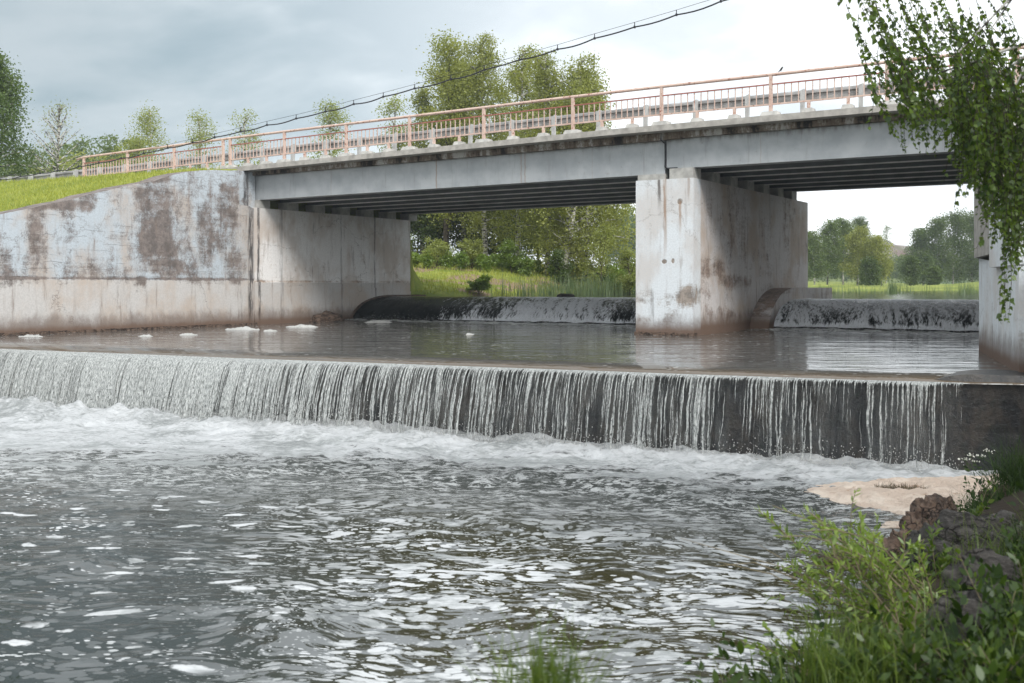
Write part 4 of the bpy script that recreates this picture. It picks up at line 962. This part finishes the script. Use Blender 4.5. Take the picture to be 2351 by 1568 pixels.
def build_hills():
    mt, b = new_mat('spoil_heap'); p = b.pos(); x, y, z = b.xyz(p)[0:3]
    n = b.noise(b.vm('MULTIPLY', p, (1, 1, 3)), .05, 6, .6); n2 = b.noise(p, .25, 5)
    c = b.mix(b.step(n, .42, .58), (.15, .105, .09), (.26, .235, .21)); c = b.mix(b.mul(b.step(n2, .55, .65), .5), c, (.10, .12, .05))
    c = b.mix(b.step(z, 8, 4), c, (.12, .15, .045))
    b.out(b.bsdf(c, .95, .1))
    V = []; c0 = P(2085, 560, 340)
    us = np.linspace(-120, 120, 60); ds = np.linspace(-50, 60, 30)
    U, D = np.meshgrid(us, ds, indexing='ij')
    h = 11.5 * np.exp(-((U - 8) / 34) ** 2) * np.exp(-((D - 10) / 32) ** 2) + 10.5 * np.exp(-((U + 24) / 22) ** 2) * np.exp(-(D / 30) ** 2)
    h = np.round(h / 3.2) * 3.2 * .5 + h * .5 + 1.6 * fbm(U * .06, D * .06, 4) * (h > 1)
    X = c0[0] + U * CY - D * SY; Y = c0[1] + U * SY + D * CY
    o = mk('hills', np.stack([X, Y, h + 2.2], -1).reshape(-1, 3), grid_faces(60, 30), mt, smooth=True); tag(o, kind='structure')
    ang = np.linspace(math.radians(-10), math.radians(190), 160); V = []
    for a in ang:
        for R_, hh in ((300, 3), (340, 6 + 4 * float(fbm(np.array([a * 9]), np.array([2.]), 3)[0])), (400, 9 + 6 * float(fbm(np.array([a * 7]), np.array([5.]), 3)[0])), (435, 6)):
            V.append((math.cos(a) * R_, math.sin(a) * R_, hh))
    mt2, b = new_mat('far_hillside'); n = b.noise(b.pos(), .05, 6, .7)
    b.out(b.bsdf(b.mix(b.step(n, .4, .6), (.05, .085, .04), (.10, .13, .05)), .95, .1))
    o = mk('hills', V, grid_faces(160, 4), mt2, smooth=True); tag(o, kind='structure')
build_hills()

def blades(name, label, cat, n, sampler, hgt_rng, width, matn, seed, bend=.5, kind='stuff', seg=3, parent=None):
    r = np.random.default_rng(seed); B = sampler(r, n); n = len(B)
    H = r.uniform(hgt_rng[0], hgt_rng[1], n) * r.uniform(.6, 1, n); az = r.random(n) * 6.283; bd = np.abs(r.normal(0, bend, n))
    dx = np.stack([np.cos(az), np.sin(az), np.zeros(n)], 1); wa = r.random(n) * 6.283; wx = np.stack([np.cos(wa), np.sin(wa), np.zeros(n)], 1)
    rows = []
    for k in range(seg + 1):
        t = k / seg; c = B + dx * (H * bd * t * t)[:, None] + np.array([0, 0, 1]) * (H * (t - .35 * bd * t * t))[:, None]
        w = (width * (1 - t * .85) * r.uniform(.8, 1.2, n))[:, None] * .5; rows += [c - wx * w, c + wx * w]
    V = np.stack(rows, 1).reshape(-1, 3); k2 = 2 * (seg + 1); base = np.arange(n) * k2
    Fc = np.concatenate([np.stack([base + 2 * k, base + 2 * k + 1, base + 2 * k + 3, base + 2 * k + 2], 1) for k in range(seg)])
    t = np.tile(r.random(n), seg)
    o = mk(name, V, Fc, M[matn], parent, fattr={'tint': t})
    if parent is None: tag(o, label, cat, kind=kind)
    return o
def on_ground(u, v, dz=0): return np.stack([u, v, hgt(u, v) + dz], 1)
def build_grass():
    def far_bank(r, n):
        v = r.uniform(37, 62, n); s = np.abs(r.normal(0, 9, n)) + .1; return on_ground(lake_shore(v) - s, v)
    blades('grass', 'short yellow-green grass covering the far bank under the bridge', 'grass', 15000, far_bank, (.10, .32), .035, 'grass_far', 1, seg=2)
    def left_slope(r, n):
        v = r.uniform(15, 27.6, n); u = UL_ - .75 - np.abs(r.normal(0, 8, n)); m = v < 26.1; return on_ground(u[m], v[m], -.02)
    blades('grass', 'mown bright grass on the slope above the left wing wall', 'grass', 26000, left_slope, (.06, .22), .03, 'grass_far', 2, seg=2)
    def meadow(r, n):
        v = r.uniform(85, 165, n); s = r.uniform(0.3, 60, n); return on_ground(lake_shore(v) - s, v)
    def reeds(r, n):
        v = r.uniform(38, 60, n); w = np.clip((v - 40) / 8, 0, 1); u = lake_shore(v) + r.normal(.2, .6, n); m = r.random(n) < w
        return np.stack([u[m], v[m], np.full(m.sum(), ZU - .1)], 1)
    blades('reeds', 'tall blue-green reeds at the waterline close to the pier', 'reeds', 6500, reeds, (.6, 1.5), .03, 'reed', 4, bend=.25)
    def reeds2(r, n):
        pts = []
        for x in np.concatenate([r.normal(2050, 8, n // 3), r.uniform(1880, 2240, n // 3), r.normal(2222, 12, n // 6)]):
            pts.append(G(x, 670 + r.uniform(0, 5), ZU))
        p = np.array(pts); p[:, 2] = ZU - .05; return p
    blades('reeds', 'sparse reeds standing in the lake beyond the right-hand weir', 'reeds', 900, reeds2, (.3, 1.0), .03, 'reed', 5, bend=.2)
    # near bank
    def bank(r, n):
        v = r.uniform(2.6, 17.2, n); u = right_edge(v) + np.abs(r.normal(.9, .8, n)) + .12
        m = (np.hypot(u, v) > 2.6) & ~((v > 6.2) & (v < 12) & (u < -1.05)) & (r.random(n) < .25 + .75 * (fbm(u * 1.3, v * 1.3, 3) > -.08)); return on_ground(u[m], v[m], -.02)
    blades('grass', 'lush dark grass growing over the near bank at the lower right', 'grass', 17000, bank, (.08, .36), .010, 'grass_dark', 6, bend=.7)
    def bank2(r, n):
        v = r.uniform(3.6, 8.5, n); u = right_edge(v) + r.uniform(.1, 2.0, n); k = fbm(u * 2.1, v * 2.1, 2) > .12; return on_ground(u[k], v[k], -.02)
    blades('grass', 'long bright grass stalks mixed among the bank plants', 'grass', 3500, bank2, (.25, .6), .008, 'grass', 7, bend=.6)
    # tufts that can be told apart
    def tuft(px, d, spread, n, seed, h, lab, matn='grass', bend=.55):
        c = P(px[0], px[1], d); root = empty('grass_tuft', tuple(c), lab, 'grass tuft')
        blades('leaves', None, None, n, lambda r, k: np.stack([c[0] + r.normal(0, spread, k), c[1] + r.normal(0, spread, k), np.full(k, c[2])], 1), h, .007, matn, seed, bend=bend, parent=root, seg=5)
    tuft((1255, 1670), 3.3, .07, 420, 31, (.15, .42), 'green grass tuft poking up at the bottom middle, before the foamy water')
    tuft((2345, 1110), 11.5, .14, 700, 32, (.3, .75), 'drooping grass tuft hanging over the bank at the right edge below the dark weir end', 'grass_dark', 1.1)
    tuft((2300, 1200), 10.8, .22, 700, 34, (.15, .5), 'low bushy grass tuft on the root mound above the tan foam', 'grass_dark', .9)
    tuft((1960, 1585), 5.0, .15, 380, 33, (.25, .5), 'dense grass tuft under the willow bush at the bottom')
build_grass()

def blob(name, c, size, mat, seed, label=None, cat=None, kind=None, amp=.35, fr=1.3, sub=4, rot=0, parent=None, crag=0):
    import bmesh
    bm = bmesh.new(); bmesh.ops.create_icosphere(bm, subdivisions=sub, radius=1)
    V = np.array([v.co[:] for v in bm.verts]); Fc = np.array([[v.index for v in f.verts] for f in bm.faces]); bm.free()
    n = fbm(V[:, 0] * fr + seed, V[:, 1] * fr + V[:, 2] * fr * 1.3 + seed * .7, 4) + .5 * fbm(V[:, 2] * fr * 2.7 + seed, V[:, 0] * fr * 2.3 - V[:, 1] * 2, 3)
    if crag: n = n + crag * (np.round(n * 3.2) / 3.2 - n) + .12 * np.abs(fbm(V[:, 0] * 4 + V[:, 2] * 3 + seed, V[:, 1] * 4 - V[:, 2] * 2, 4, .65))
    V = V * (1 + amp * n)[:, None] * np.array(size); cr, sr = math.cos(rot), math.sin(rot)
    V = np.stack([V[:, 0] * cr - V[:, 1] * sr, V[:, 0] * sr + V[:, 1] * cr, V[:, 2]], 1) + np.array(c)
    o = mk(name, V, Fc, mat, parent, smooth=True, origin=tuple(c) if parent is None else None)
    return tag(o, label, cat, kind=kind)
def heap(c, w, d, h, seed, label):
    N = 40; a = np.linspace(-1.25, 1.25, N); A, B_ = np.meshgrid(a, a, indexing='ij')
    q = A ** 2 + B_ ** 2 + 1.1 * fbm(A * 2.4 + seed, B_ * 2.4, 4, .6); e = np.clip(1 - q, 0, 1) ** 1.1
    H = h * e * (.55 + 1.1 * np.clip(fbm(A * 2.3 + seed, B_ * 2 - seed, 4, .6) + .35, 0, 1)) - .02 * (q > 1)
    X = c[0] + A * w * CY - B_ * d * SY; Y = c[1] + A * w * SY + B_ * d * CY
    o = mk('foam_heap', np.stack([X, Y, c[2] + H], -1).reshape(-1, 3), grid_faces(N, N)[(q.ravel()[grid_faces(N, N)] < 1.0).any(1)], M['whitefoam'], smooth=True, origin=tuple(c))
    return tag(o, label, 'foam heap')
def build_foam():
    # tan scum by the near bank
    ol = [(1835, 1128), (1870, 1108), (1960, 1098), (2080, 1095), (2200, 1090), (2330, 1080), (2400, 1090), (2380, 1130), (2300, 1165), (2250, 1195), (2180, 1192), (2080, 1175), (2000, 1160), (1920, 1146)]
    pts = np.array([G(x, y, .05)[:2] for x, y in ol]); c = pts.mean(0)
    r = np.random.default_rng(4); N = 150
    us = np.linspace(pts[:, 0].min() - .5, pts[:, 0].max() + .5, N); vs_ = np.linspace(pts[:, 1].min() - .5, pts[:, 1].max() + .5, N)
    U, V = np.meshgrid(us, vs_, indexing='ij')
    sd = np.full(U.shape, 1e9); ins = np.zeros(U.shape, bool)
    for i in range(len(pts)):
        a, b2 = pts[i], pts[(i + 1) % len(pts)]; ab = b2 - a; t = np.clip(((U - a[0]) * ab[0] + (V - a[1]) * ab[1]) / (ab @ ab), 0, 1)
        sd = np.minimum(sd, np.hypot(U - a[0] - t * ab[0], V - a[1] - t * ab[1])); cond = (a[1] > V) != (b2[1] > V)
        ins ^= cond & (U < (b2[0] - a[0]) * (V - a[1]) / (b2[1] - a[1] + 1e-12) + a[0])
    s = np.where(ins, sd, -sd) + .16 * fbm(U * 1.8, V * 1.8, 4)
    H = .005 + .11 * np.clip(s / .5, -1, 1) ** 1 + .07 * np.clip(fbm(U * 2.2, V * 2.2, 4, .6), -.4, 1) * (s > 0) + .035 * np.clip(fbm(U * 7, V * 7, 4, .6), -.1, 1)
    H = np.where(s < -.05, -.2, H)
    hc = G(2068, 1118, .08); hole = np.exp(-(((U - hc[0]) * CY + (V - hc[1]) * SY) / .42) ** 2 - ((-(U - hc[0]) * SY + (V - hc[1]) * CY) / .22) ** 2); H = H - .12 * hole
    F4 = grid_faces(N, N); keep = (H.ravel()[F4] > -.15).any(1)
    o = mk('foam', np.stack([U, V, H], -1).reshape(-1, 3), F4[keep], M['tanfoam'], smooth=True)
    tag(o, 'large raft of tan scummy foam floating below the dark weir end', 'foam', kind='stuff')
    def debris(rr, n): a = rr.random(n) * 6.28; q = np.sqrt(rr.random(n)); x = q * np.cos(a) * .36; y = q * np.sin(a) * .17; return np.stack([hc[0] + x * CY - y * SY, hc[1] + x * SY + y * CY, np.full(n, .03)], 1)
    blades('twig_debris', 'small mat of dead reeds and twigs caught in the tan foam', 'debris', 500, debris, (.05, .16), .012, 'straw', 9, bend=1.2, kind='thing')
    lumps = [(2150, 1252 - 40, .02, .35, 'small tan foam patch floating beside the brown rock', 'tanfoam')]
    c0 = G(2105, 1207, .01); blob('foam_patch', c0, (.42, .16, .05), M['tanfoam'], 3.3, 'small tan foam patch floating beside the brown rock', 'foam patch', amp=.3, rot=YAW)
    for i, (x, y, w, lb) in enumerate([(555, 757, .75, 'largest white foam heap at the foot of the left abutment joint'), (432, 769, .35, 'small peaked foam heap by the wing wall base'), (335, 772, .28, 'tiny foam heap left of the small peaked one'),
                                       (72, 773, .45, 'flat foam smear at the far left of the upper pool'), (695, 751, .75, 'long foam heap below the abutment near the dark rock'), (620, 760, .3, 'low foam streak between the two large heaps'),
                                       (870, 741, .8, 'foam heap at the left toe of the rounded weir'), (1078, 768, .18, 'single small foam lump floating in the middle of the pool')]):
        c = G(x, y, ZM)
        heap(c, w * .65, w * .30, .02 + .07 * w, 1.7 * i + 2, lb)
M['straw'] = mat_leaf('straw', (.07, .05, .03), (.20, .15, .09), .1)
build_foam()

def build_rocks():
    g = lambda x, y, z: G(x, y, z)
    c = g(750, 722, 1.6); c = PU(752, 728, UL_ + .35); blob('rock', (c[0], c[1], 1.42), (.35, .8, .42), M['rock'], 5.5, 'dark wet rock at the base of the left abutment beside the rounded weir', 'rock')
    c = G(1298, 682, ZU); c = PV(1300, 682, 35.0); blob('rock', (c[0], c[1], ZU - .02), (.42, .2, .15), M['rockgrey'], 2.2, 'black rock breaking the water on the crest of the rounded weir', 'rock')
    rocks = [(2135, 1265, 10.0, (.26, .62, .46), 'rock', 'large brown boulder leaning at the water edge behind the willow bush'), (2085, 1300, 9.2, (.22, .30, .28), 'rock', 'pinkish brown boulder left of the leaning one at the water'),
             (2190, 1330, 8.0, (.36, .45, .45), 'rockgrey', 'dark craggy rock in the bank under the leaning boulder'), (2270, 1270, 8.6, (.42, .30, .30), 'rockgrey', 'grey ledge rock under the bank grass at the right'),
             (2290, 1400, 6.6, (.26, .3, .3), 'rockgrey', 'grey lichen-covered stone low in the right bank'), (2240, 1480, 5.6, (.2, .22, .24), 'rockgrey', 'small grey stone at the lower right among dark leaves'), (2335, 1165, 11.5, (.34, .22, .22), 'rock', 'dark earthy root mound at the right edge above the foam'),
             (1935, 1290, 9.2, (.22, .10, .07), 'rock', 'flat dark stone in the water behind the willow leaves')]
    for i, (x, y, d, s, m, lb) in enumerate(rocks):
        blob('boulder', P(x, y, d), s, M[m], 3.1 * i + 1, lb, 'rock', amp=.42, fr=1.5, rot=.5 * i, crag=.55, sub=5)
build_rocks()

def leafy_stem(wood, LV, r, p0, p1, nleaf, size, sag=.1, start=.25, rad=.005):
    p0, p1 = np.array(p0), np.array(p1); L = np.linalg.norm(p1 - p0); side = r.normal(0, .05, 3) * L
    c = lambda t: p0 * (1 - t) + p1 * t + side * 4 * t * (1 - t) + np.array([0, 0, sag * L * 4 * t * (1 - t)])
    wood.tube([c(t) for t in np.linspace(0, 1, 7)], [rad * (1 - .75 * t) + .0008 for t in np.linspace(0, 1, 7)], 5, cap=False)
    for i in range(nleaf):
        t = start + (1 - start) * (i + r.random()) / nleaf; p = c(min(t, 1.0)); d = (c(min(t + .05, 1.05)) - p); d /= np.linalg.norm(d) + 1e-9
        q = r.normal(0, 1, 3); q -= q @ d * d; q /= np.linalg.norm(q) + 1e-9
        LV.append((p, d * .75 + q * .75 + np.array([0, 0, .1]), size * r.uniform(.6, 1.15) * (1 - .35 * max(0, t - .8) / .2)))
def leaf_mesh(name, LV, mat, parent, aspect, r, shape='lance'):
    C = np.array([l[0] for l in LV]); d = np.array([l[1] for l in LV]); d /= np.linalg.norm(d, axis=1)[:, None]; s = np.array([l[2] for l in LV])[:, None]
    e = np.cross(d, np.array([0, 0, 1.0]) + r.normal(0, .45, (len(C), 3))); e /= np.linalg.norm(e, axis=1)[:, None] + 1e-9; n = np.cross(e, d)
    if shape == 'lance': prof = ((0, 0), (.2, .38), (.45, .5), (.75, .3), (1, 0))
    else: prof = ((0, 0), (.16, .44), (.38, .5), (.68, .28), (1, 0))
    bend = -n * s * .12
    row = [C]
    for t, w in prof[1:-1]: row.append(C + d * s * t + e * s * aspect * w + bend * t * t + n * s * .04)
    row.append(C + d * s + bend)
    for t, w in prof[1:-1][::-1]: row.append(C + d * s * t - e * s * aspect * w + bend * t * t + n * s * .04)
    k = len(row); V = np.stack(row, 1).reshape(-1, 3)
    return mk(name, V, np.arange(len(C) * k).reshape(-1, k), mat, parent, fattr={'tint': r.random(len(C))})

def build_near_plants():
    r = np.random.default_rng(17)
    # willow bush
    base = P(2110, 1500, 6.2); base[2] = float(hgt(base[0:1], base[1:2])[0])
    W = empty('willow_bush', tuple(base), 'bright green willow bush with long narrow leaves leaning over the water, lower right', 'bush')
    wood = MB(); LV = []
    tips = [(1745, 1185), (1790, 1170), (1770, 1290), (1760, 1240), (1850, 1180), (1880, 1215), (1925, 1180), (1900, 1250), (1975, 1200), (1960, 1270), (2000, 1235), (1830, 1330), (1800, 1380), (1840, 1270), (2040, 1290), (2080, 1250), (1935, 1330),
            (1880, 1400), (1990, 1340), (2060, 1340), (2130, 1330), (1900, 1310), (1830, 1230), (1860, 1350), (1950, 1400), (2010, 1400), (2090, 1380), (2160, 1400)]
    for (x, y) in tips:
        for k in range(1 + (r.random() < .3)):
            d = 6.3 + r.normal(0, .35); tip = P(x + r.normal(0, 14), y + r.normal(0, 12) + 22 * k, d); b0 = base + np.array([r.normal(0, .13), r.normal(0, .13), 0])
            leafy_stem(wood, LV, r, b0, tip, 38, .068, sag=.09, start=.32, rad=.006)
            for j in range(2):
                t = r.uniform(.4, .85); q = b0 * (1 - t) + tip * t; e = q + (tip - q) * .4 + r.normal(0, .10, 3) + np.array([0, 0, .08]); leafy_stem(wood, LV, r, q, e, 13, .062, start=.1, rad=.0025)
    wood.build('stems', M['twig'], W, smooth=True); leaf_mesh('leaves', LV, M['leaf_willow'], W, .27, r)
    # bare red twigs reaching over the water
    bw = MB(); b0 = base + np.array([-.1, 0, .1])
    B = empty('bare_branch', tuple(b0), 'bare reddish branch reaching left over the water from the willow bush', 'branch')
    for x0, y0, x1, y1 in [(2080, 1430, 1560, 1235), (1900, 1395, 1650, 1290), (1830, 1330, 1640, 1300), (1950, 1420, 1740, 1250)]:
        a = P(x0, y0, 6.3); c = P(x1, y1, 6.6); m = (a + c) / 2 + np.array([0, 0, .06]); bw.tube([a, m, c], [.006, .004, .0015], 5, cap=False)
    bw.build('twigs', M['twig'], B, smooth=True)
    # low maple-like sprig at the left of the bush
    S = empty('leafy_sprig', tuple(P(1840, 1545, 5.6)), 'low sprig of yellow-green rounded leaves at the lower left of the willow bush', 'plant'); wood = MB(); LV = []
    for x, y in [(1720, 1475), (1755, 1440), (1735, 1500), (1775, 1470), (1790, 1500), (1700, 1470), (1800, 1450)]:
        leafy_stem(wood, LV, r, P(1870, 1560, 5.6), P(x, y, 5.6 + r.normal(0, .1)), 9, .055, sag=.05, start=.55, rad=.003)
    wood.build('stems', M['twig'], S); leaf_mesh('leaves', LV, M['leaf_willow'], S, .75, r)
    # broad leaved weeds on the bank
    spots = [(2140, 1290, 7.6, 'nettle-like weed on top of the dark craggy rock'), (2235, 1180, 9.6, 'small yellow-leaved weed sprouting above the brown boulder'), (2060, 1430, 5.8, 'tall broad-leaved weed right of the willow stems'), (2160, 1450, 5.6, 'broad-leaved weed between willow bush and grey stone'),
             (2260, 1360, 6.4, 'bushy weed growing over the grey stone at the right'), (2010, 1500, 5.2, 'pale-tipped weed at the bottom among the long grass'), (2110, 1530, 4.9, 'pointed-leaf weed at the bottom edge, right of the pale-tipped one'), (2210, 1530, 4.9, 'dark weed at the bottom edge near the corner'),
             (2300, 1240, 8.6, 'ferny weed under the grass tuft at the right edge'), (2320, 1440, 5.2, 'shadowed weed against the right edge, lower bank'), (2320, 1540, 4.6, 'large-leaved weed in the bottom right corner'), (1950, 1540, 5.3, 'low green weed beside the dense grass tuft')]
    for i, (x, y, d, lb) in enumerate(spots):
        top = P(x, y, d); g = float(hgt(top[0:1], top[1:2])[0]); bs = np.array([top[0], top[1], min(g, top[2] - .15)])
        S = empty('weed_plant', tuple(bs), lb, 'plant'); wood = MB(); LV = []
        for k in range(11):
            e = top + r.normal(0, .13, 3); leafy_stem(wood, LV, r, bs + r.normal(0, .04, 3), e, 15, .075, sag=.03, start=.15, rad=.003)
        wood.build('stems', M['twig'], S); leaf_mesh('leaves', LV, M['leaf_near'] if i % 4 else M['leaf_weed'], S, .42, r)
    LV = []; wood = MB(); ru = np.random.default_rng(41)
    for i in range(330):
        v = ru.uniform(3.4, 14.5); u = float(right_edge(v)) + ru.uniform(.15, 2.3); g = float(hgt(np.array([u]), np.array([v]))[0])
        if math.hypot(u, v) < 3.4 or (5.9 < v < 12.5 and u < -.95): continue
        for k in range(3): leafy_stem(wood, LV, ru, (u, v, g), (u + ru.normal(0, .14), v + ru.normal(0, .14), g + ru.uniform(.12, .42)), 13, ru.uniform(.045, .09), sag=.02, start=.1, rad=.0025)
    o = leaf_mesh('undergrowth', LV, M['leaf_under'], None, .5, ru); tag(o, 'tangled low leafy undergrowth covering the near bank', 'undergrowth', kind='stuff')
    # white umbels
    c = P(2290, 1125, 10.4); g = c.copy(); S = empty('wildflower', tuple(c), 'thin-stemmed white wildflower against the dark weir end', 'flower'); wood = MB(); pet = []
    for x, y in [(2215, 1058), (2235, 1063), (2252, 1052), (2270, 1040), (2228, 1050)]:
        e = P(x, y, 10.4 + r.normal(0, .1)); wood.tube([c, (c + e) / 2 + np.array([.02, 0, -.03]), e], [.004, .003, .002], 4, cap=False)
        for k in range(14):
            q = e + r.normal(0, .022, 3) * np.array([1, 1, .3]) + np.array([0, 0, .02]); wood.tube([e, q], .001, 3, cap=False); pet.append(q)
    wood.build('stem', M['grass'], S)
    V, Fc = leaf_quads(np.array(pet), .02, r, .2, aspect=1.0); mk('petals', V, Fc, M['petal'], S)
build_near_plants()

def build_hanging_birch():
    r = np.random.default_rng(29); tb = np.array([1.9, 8.6, 1.3])
    T = empty('birch_tree', tuple(tb), 'near birch whose leafy twigs hang down into the right side of the view', 'tree')
    wood = MB(); tw = MB(); LV = []
    tr = [tb + np.array([-.15 * math.sin(t * 2) * 2, .3 * t, 9.5 * t - .3]) for t in np.linspace(0, 1, 9)]; wood.tube(tr, [.20 * (1 - .8 * t) + .02 for t in np.linspace(0, 1, 9)], 10)
    yb = lambda x: np.interp(x, [1985, 2020, 2060, 2110, 2150, 2200, 2230, 2260, 2290, 2320, 2360], [70, 190, 330, 345, 330, 390, 430, 480, 540, 600, 560])
    def bough(a, m, c, rad): wood.tube([a, m, c], [rad, rad * .6, rad * .2], 6, cap=False)
    for k in range(9):
        a = tr[3 + k % 5]; x = [2040, 2120, 2200, 2280, 2330, 2090, 2170, 2250, 2360][k]; c = P(x, [-60, -120, 120, 60, 200, 190, 270, -40, 330][k], 7.8 + .25 * k - 1.0); bough(a, (a + c) / 2 + np.array([0, 0, .35]), c, .03)
    def strand(x, y0, y1, d, dens=1.0, slope=0.0):
        drift = r.normal(0, 7) - 4; a = P(x - slope * (y1 - y0), y0, d); b_ = P(x + drift, y1, d + r.normal(0, .1)); L = np.linalg.norm(b_ - a)
        leafy_stem(tw, LV, r, a, b_, int(L * 34 * dens) + 3, .047, sag=.0, start=.03, rad=.0022)
        for j in range(int(L * 2.2)):
            t = r.random(); q = a * (1 - t) + b_ * t; e = q + np.array([r.normal(0, .07), r.normal(0, .07), -abs(r.normal(.12, .06))]) + (b_ - a) / L * .10; leafy_stem(tw, LV, r, q, e, 6, .045, sag=0, start=.2, rad=.0013)
    for i in range(240):        # upper curtain
        x = 2035 + 340 * r.random() ** .7; y1 = yb(x) * r.uniform(.2, 1.0) ** .8; y0 = y1 - r.uniform(90, 200); d = r.uniform(7.0, 9.6)
        strand(x, y0, y1, d, .9, r.uniform(.35, .6) if y1 < 330 else .1)
    for i in range(165):        # dense right part
        x = 2375 - 185 * r.random() ** 1.3; y1 = yb(x) * r.uniform(.6, 1.02); strand(x, y1 - r.uniform(120, 260), y1, r.uniform(7.2, 9.0))
    for x, y0, y1 in [(2312, 430, 735), (2306, 500, 700), (2318, 560, 742), (2330, 380, 640), (2262, 330, 505), (2272, 340, 530), (2078, 230, 352), (2092, 240, 340), (2068, 200, 350), (2232, 250, 445), (2155, 230, 350)]:
        strand(x, y0, y1, 7.9, 1.0)
    for x, y in [(1935, 10), (1950, 2), (1928, 14)]: strand(x, -60, y, 7.6)
    # rest of the crown, unseen above the frame, added to shade the bank
    for i in range(260):
        p = np.array([.3, 8.0, 8.6]) + r.normal(0, 1, 3) * np.array([1.4, 2.2, 1.2]); 
        dd = (-SY * p[0] + CY * p[1])
        if dd > .5 and (655 - (p[2] - 1.2 - EYE) / dd * F) > -20: continue
        leafy_stem(tw, LV, r, p, p + np.array([r.normal(0, .2), r.normal(0, .2), -r.uniform(.5, 1.0)]), 34, .075, sag=0, start=.02, rad=.002)
    for i in range(420):
        p = np.array([3.6, 8.2, 7.0]) + r.normal(0, 1, 3) * np.array([1.5, 2.6, 1.5])
        cxx = p[0] * CY + p[1] * SY; dd = -SY * p[0] + CY * p[1]
        if dd > .5 and cxx / dd < .56 and (655 - (p[2] - 1.2 - EYE) / dd * F) > -20: continue
        leafy_stem(tw, LV, r, p, p + np.array([r.normal(0, .3), r.normal(0, .3), -r.uniform(.5, 1.0)]), 24, .12, sag=0, start=.02, rad=.002)
    for k in range(8):
        a = tr[4 + k % 4]; c = np.array([.3, 8.0, 8.4]) + r.normal(0, 1, 3) * np.array([1.2, 2, .6]); bough(a, (a + c) / 2 + np.array([0, 0, .3]), c, .04)
    wood.build('trunk', M['barkw'], T, smooth=True); tw.build('twigs', M['twigdark'], T); leaf_mesh('crown', LV, M['leaf_near'], T, .78, r, 'ovate')
build_hanging_birch()

def build_bird():
    c = PV(1793, 163, 26.7); z = zdeck(c[0]) + 1.09; o = empty('small_bird', (c[0], 26.7, z), 'tiny bird perched on the footway handrail', 'bird')
    mb = MB(); mb.tube([(c[0] - .07, 26.7, z + .01), (c[0] - .03, 26.7, z + .035), (c[0], 26.7, z + .06), (c[0] + .02, 26.7, z + .09), (c[0] + .035, 26.7, z + .115), (c[0] + .05, 26.7, z + .118), (c[0] + .065, 26.7, z + .115)], [.006, .016, .026, .026, .018, .015, .003], 8)
    mb.tube([(c[0] + .005, 26.7, z + .04), (c[0] + .008, 26.7, z)], .003, 4); mb.build('body', M['rockgrey'], o, smooth=True)
build_bird()

def build_haze():
    V = [(x, y, z) for x in (-460, 460) for y in (-60, 470) for z in (-2.0, 40)]
    mt = bpy.data.materials.new('river_haze'); mt.use_nodes = True; nt = mt.node_tree; nt.nodes.clear(); b = NB(nt)
    v = b.node('ShaderNodeVolumePrincipled'); b.put(v.inputs['Color'], (.80, .88, .95)); b.put(v.inputs['Density'], .0006)
    o_ = b.node('ShaderNodeOutputMaterial'); nt.links.new(v.outputs[0], o_.inputs['Volume'])
    o = mk('haze', V, [(0, 1, 3, 2), (4, 6, 7, 5), (0, 4, 5, 1), (2, 3, 7, 6), (0, 2, 6, 4), (1, 5, 7, 3)], mt); tag(o, 'thin pale haze over the lake and meadow', 'haze', kind='stuff')
build_haze()
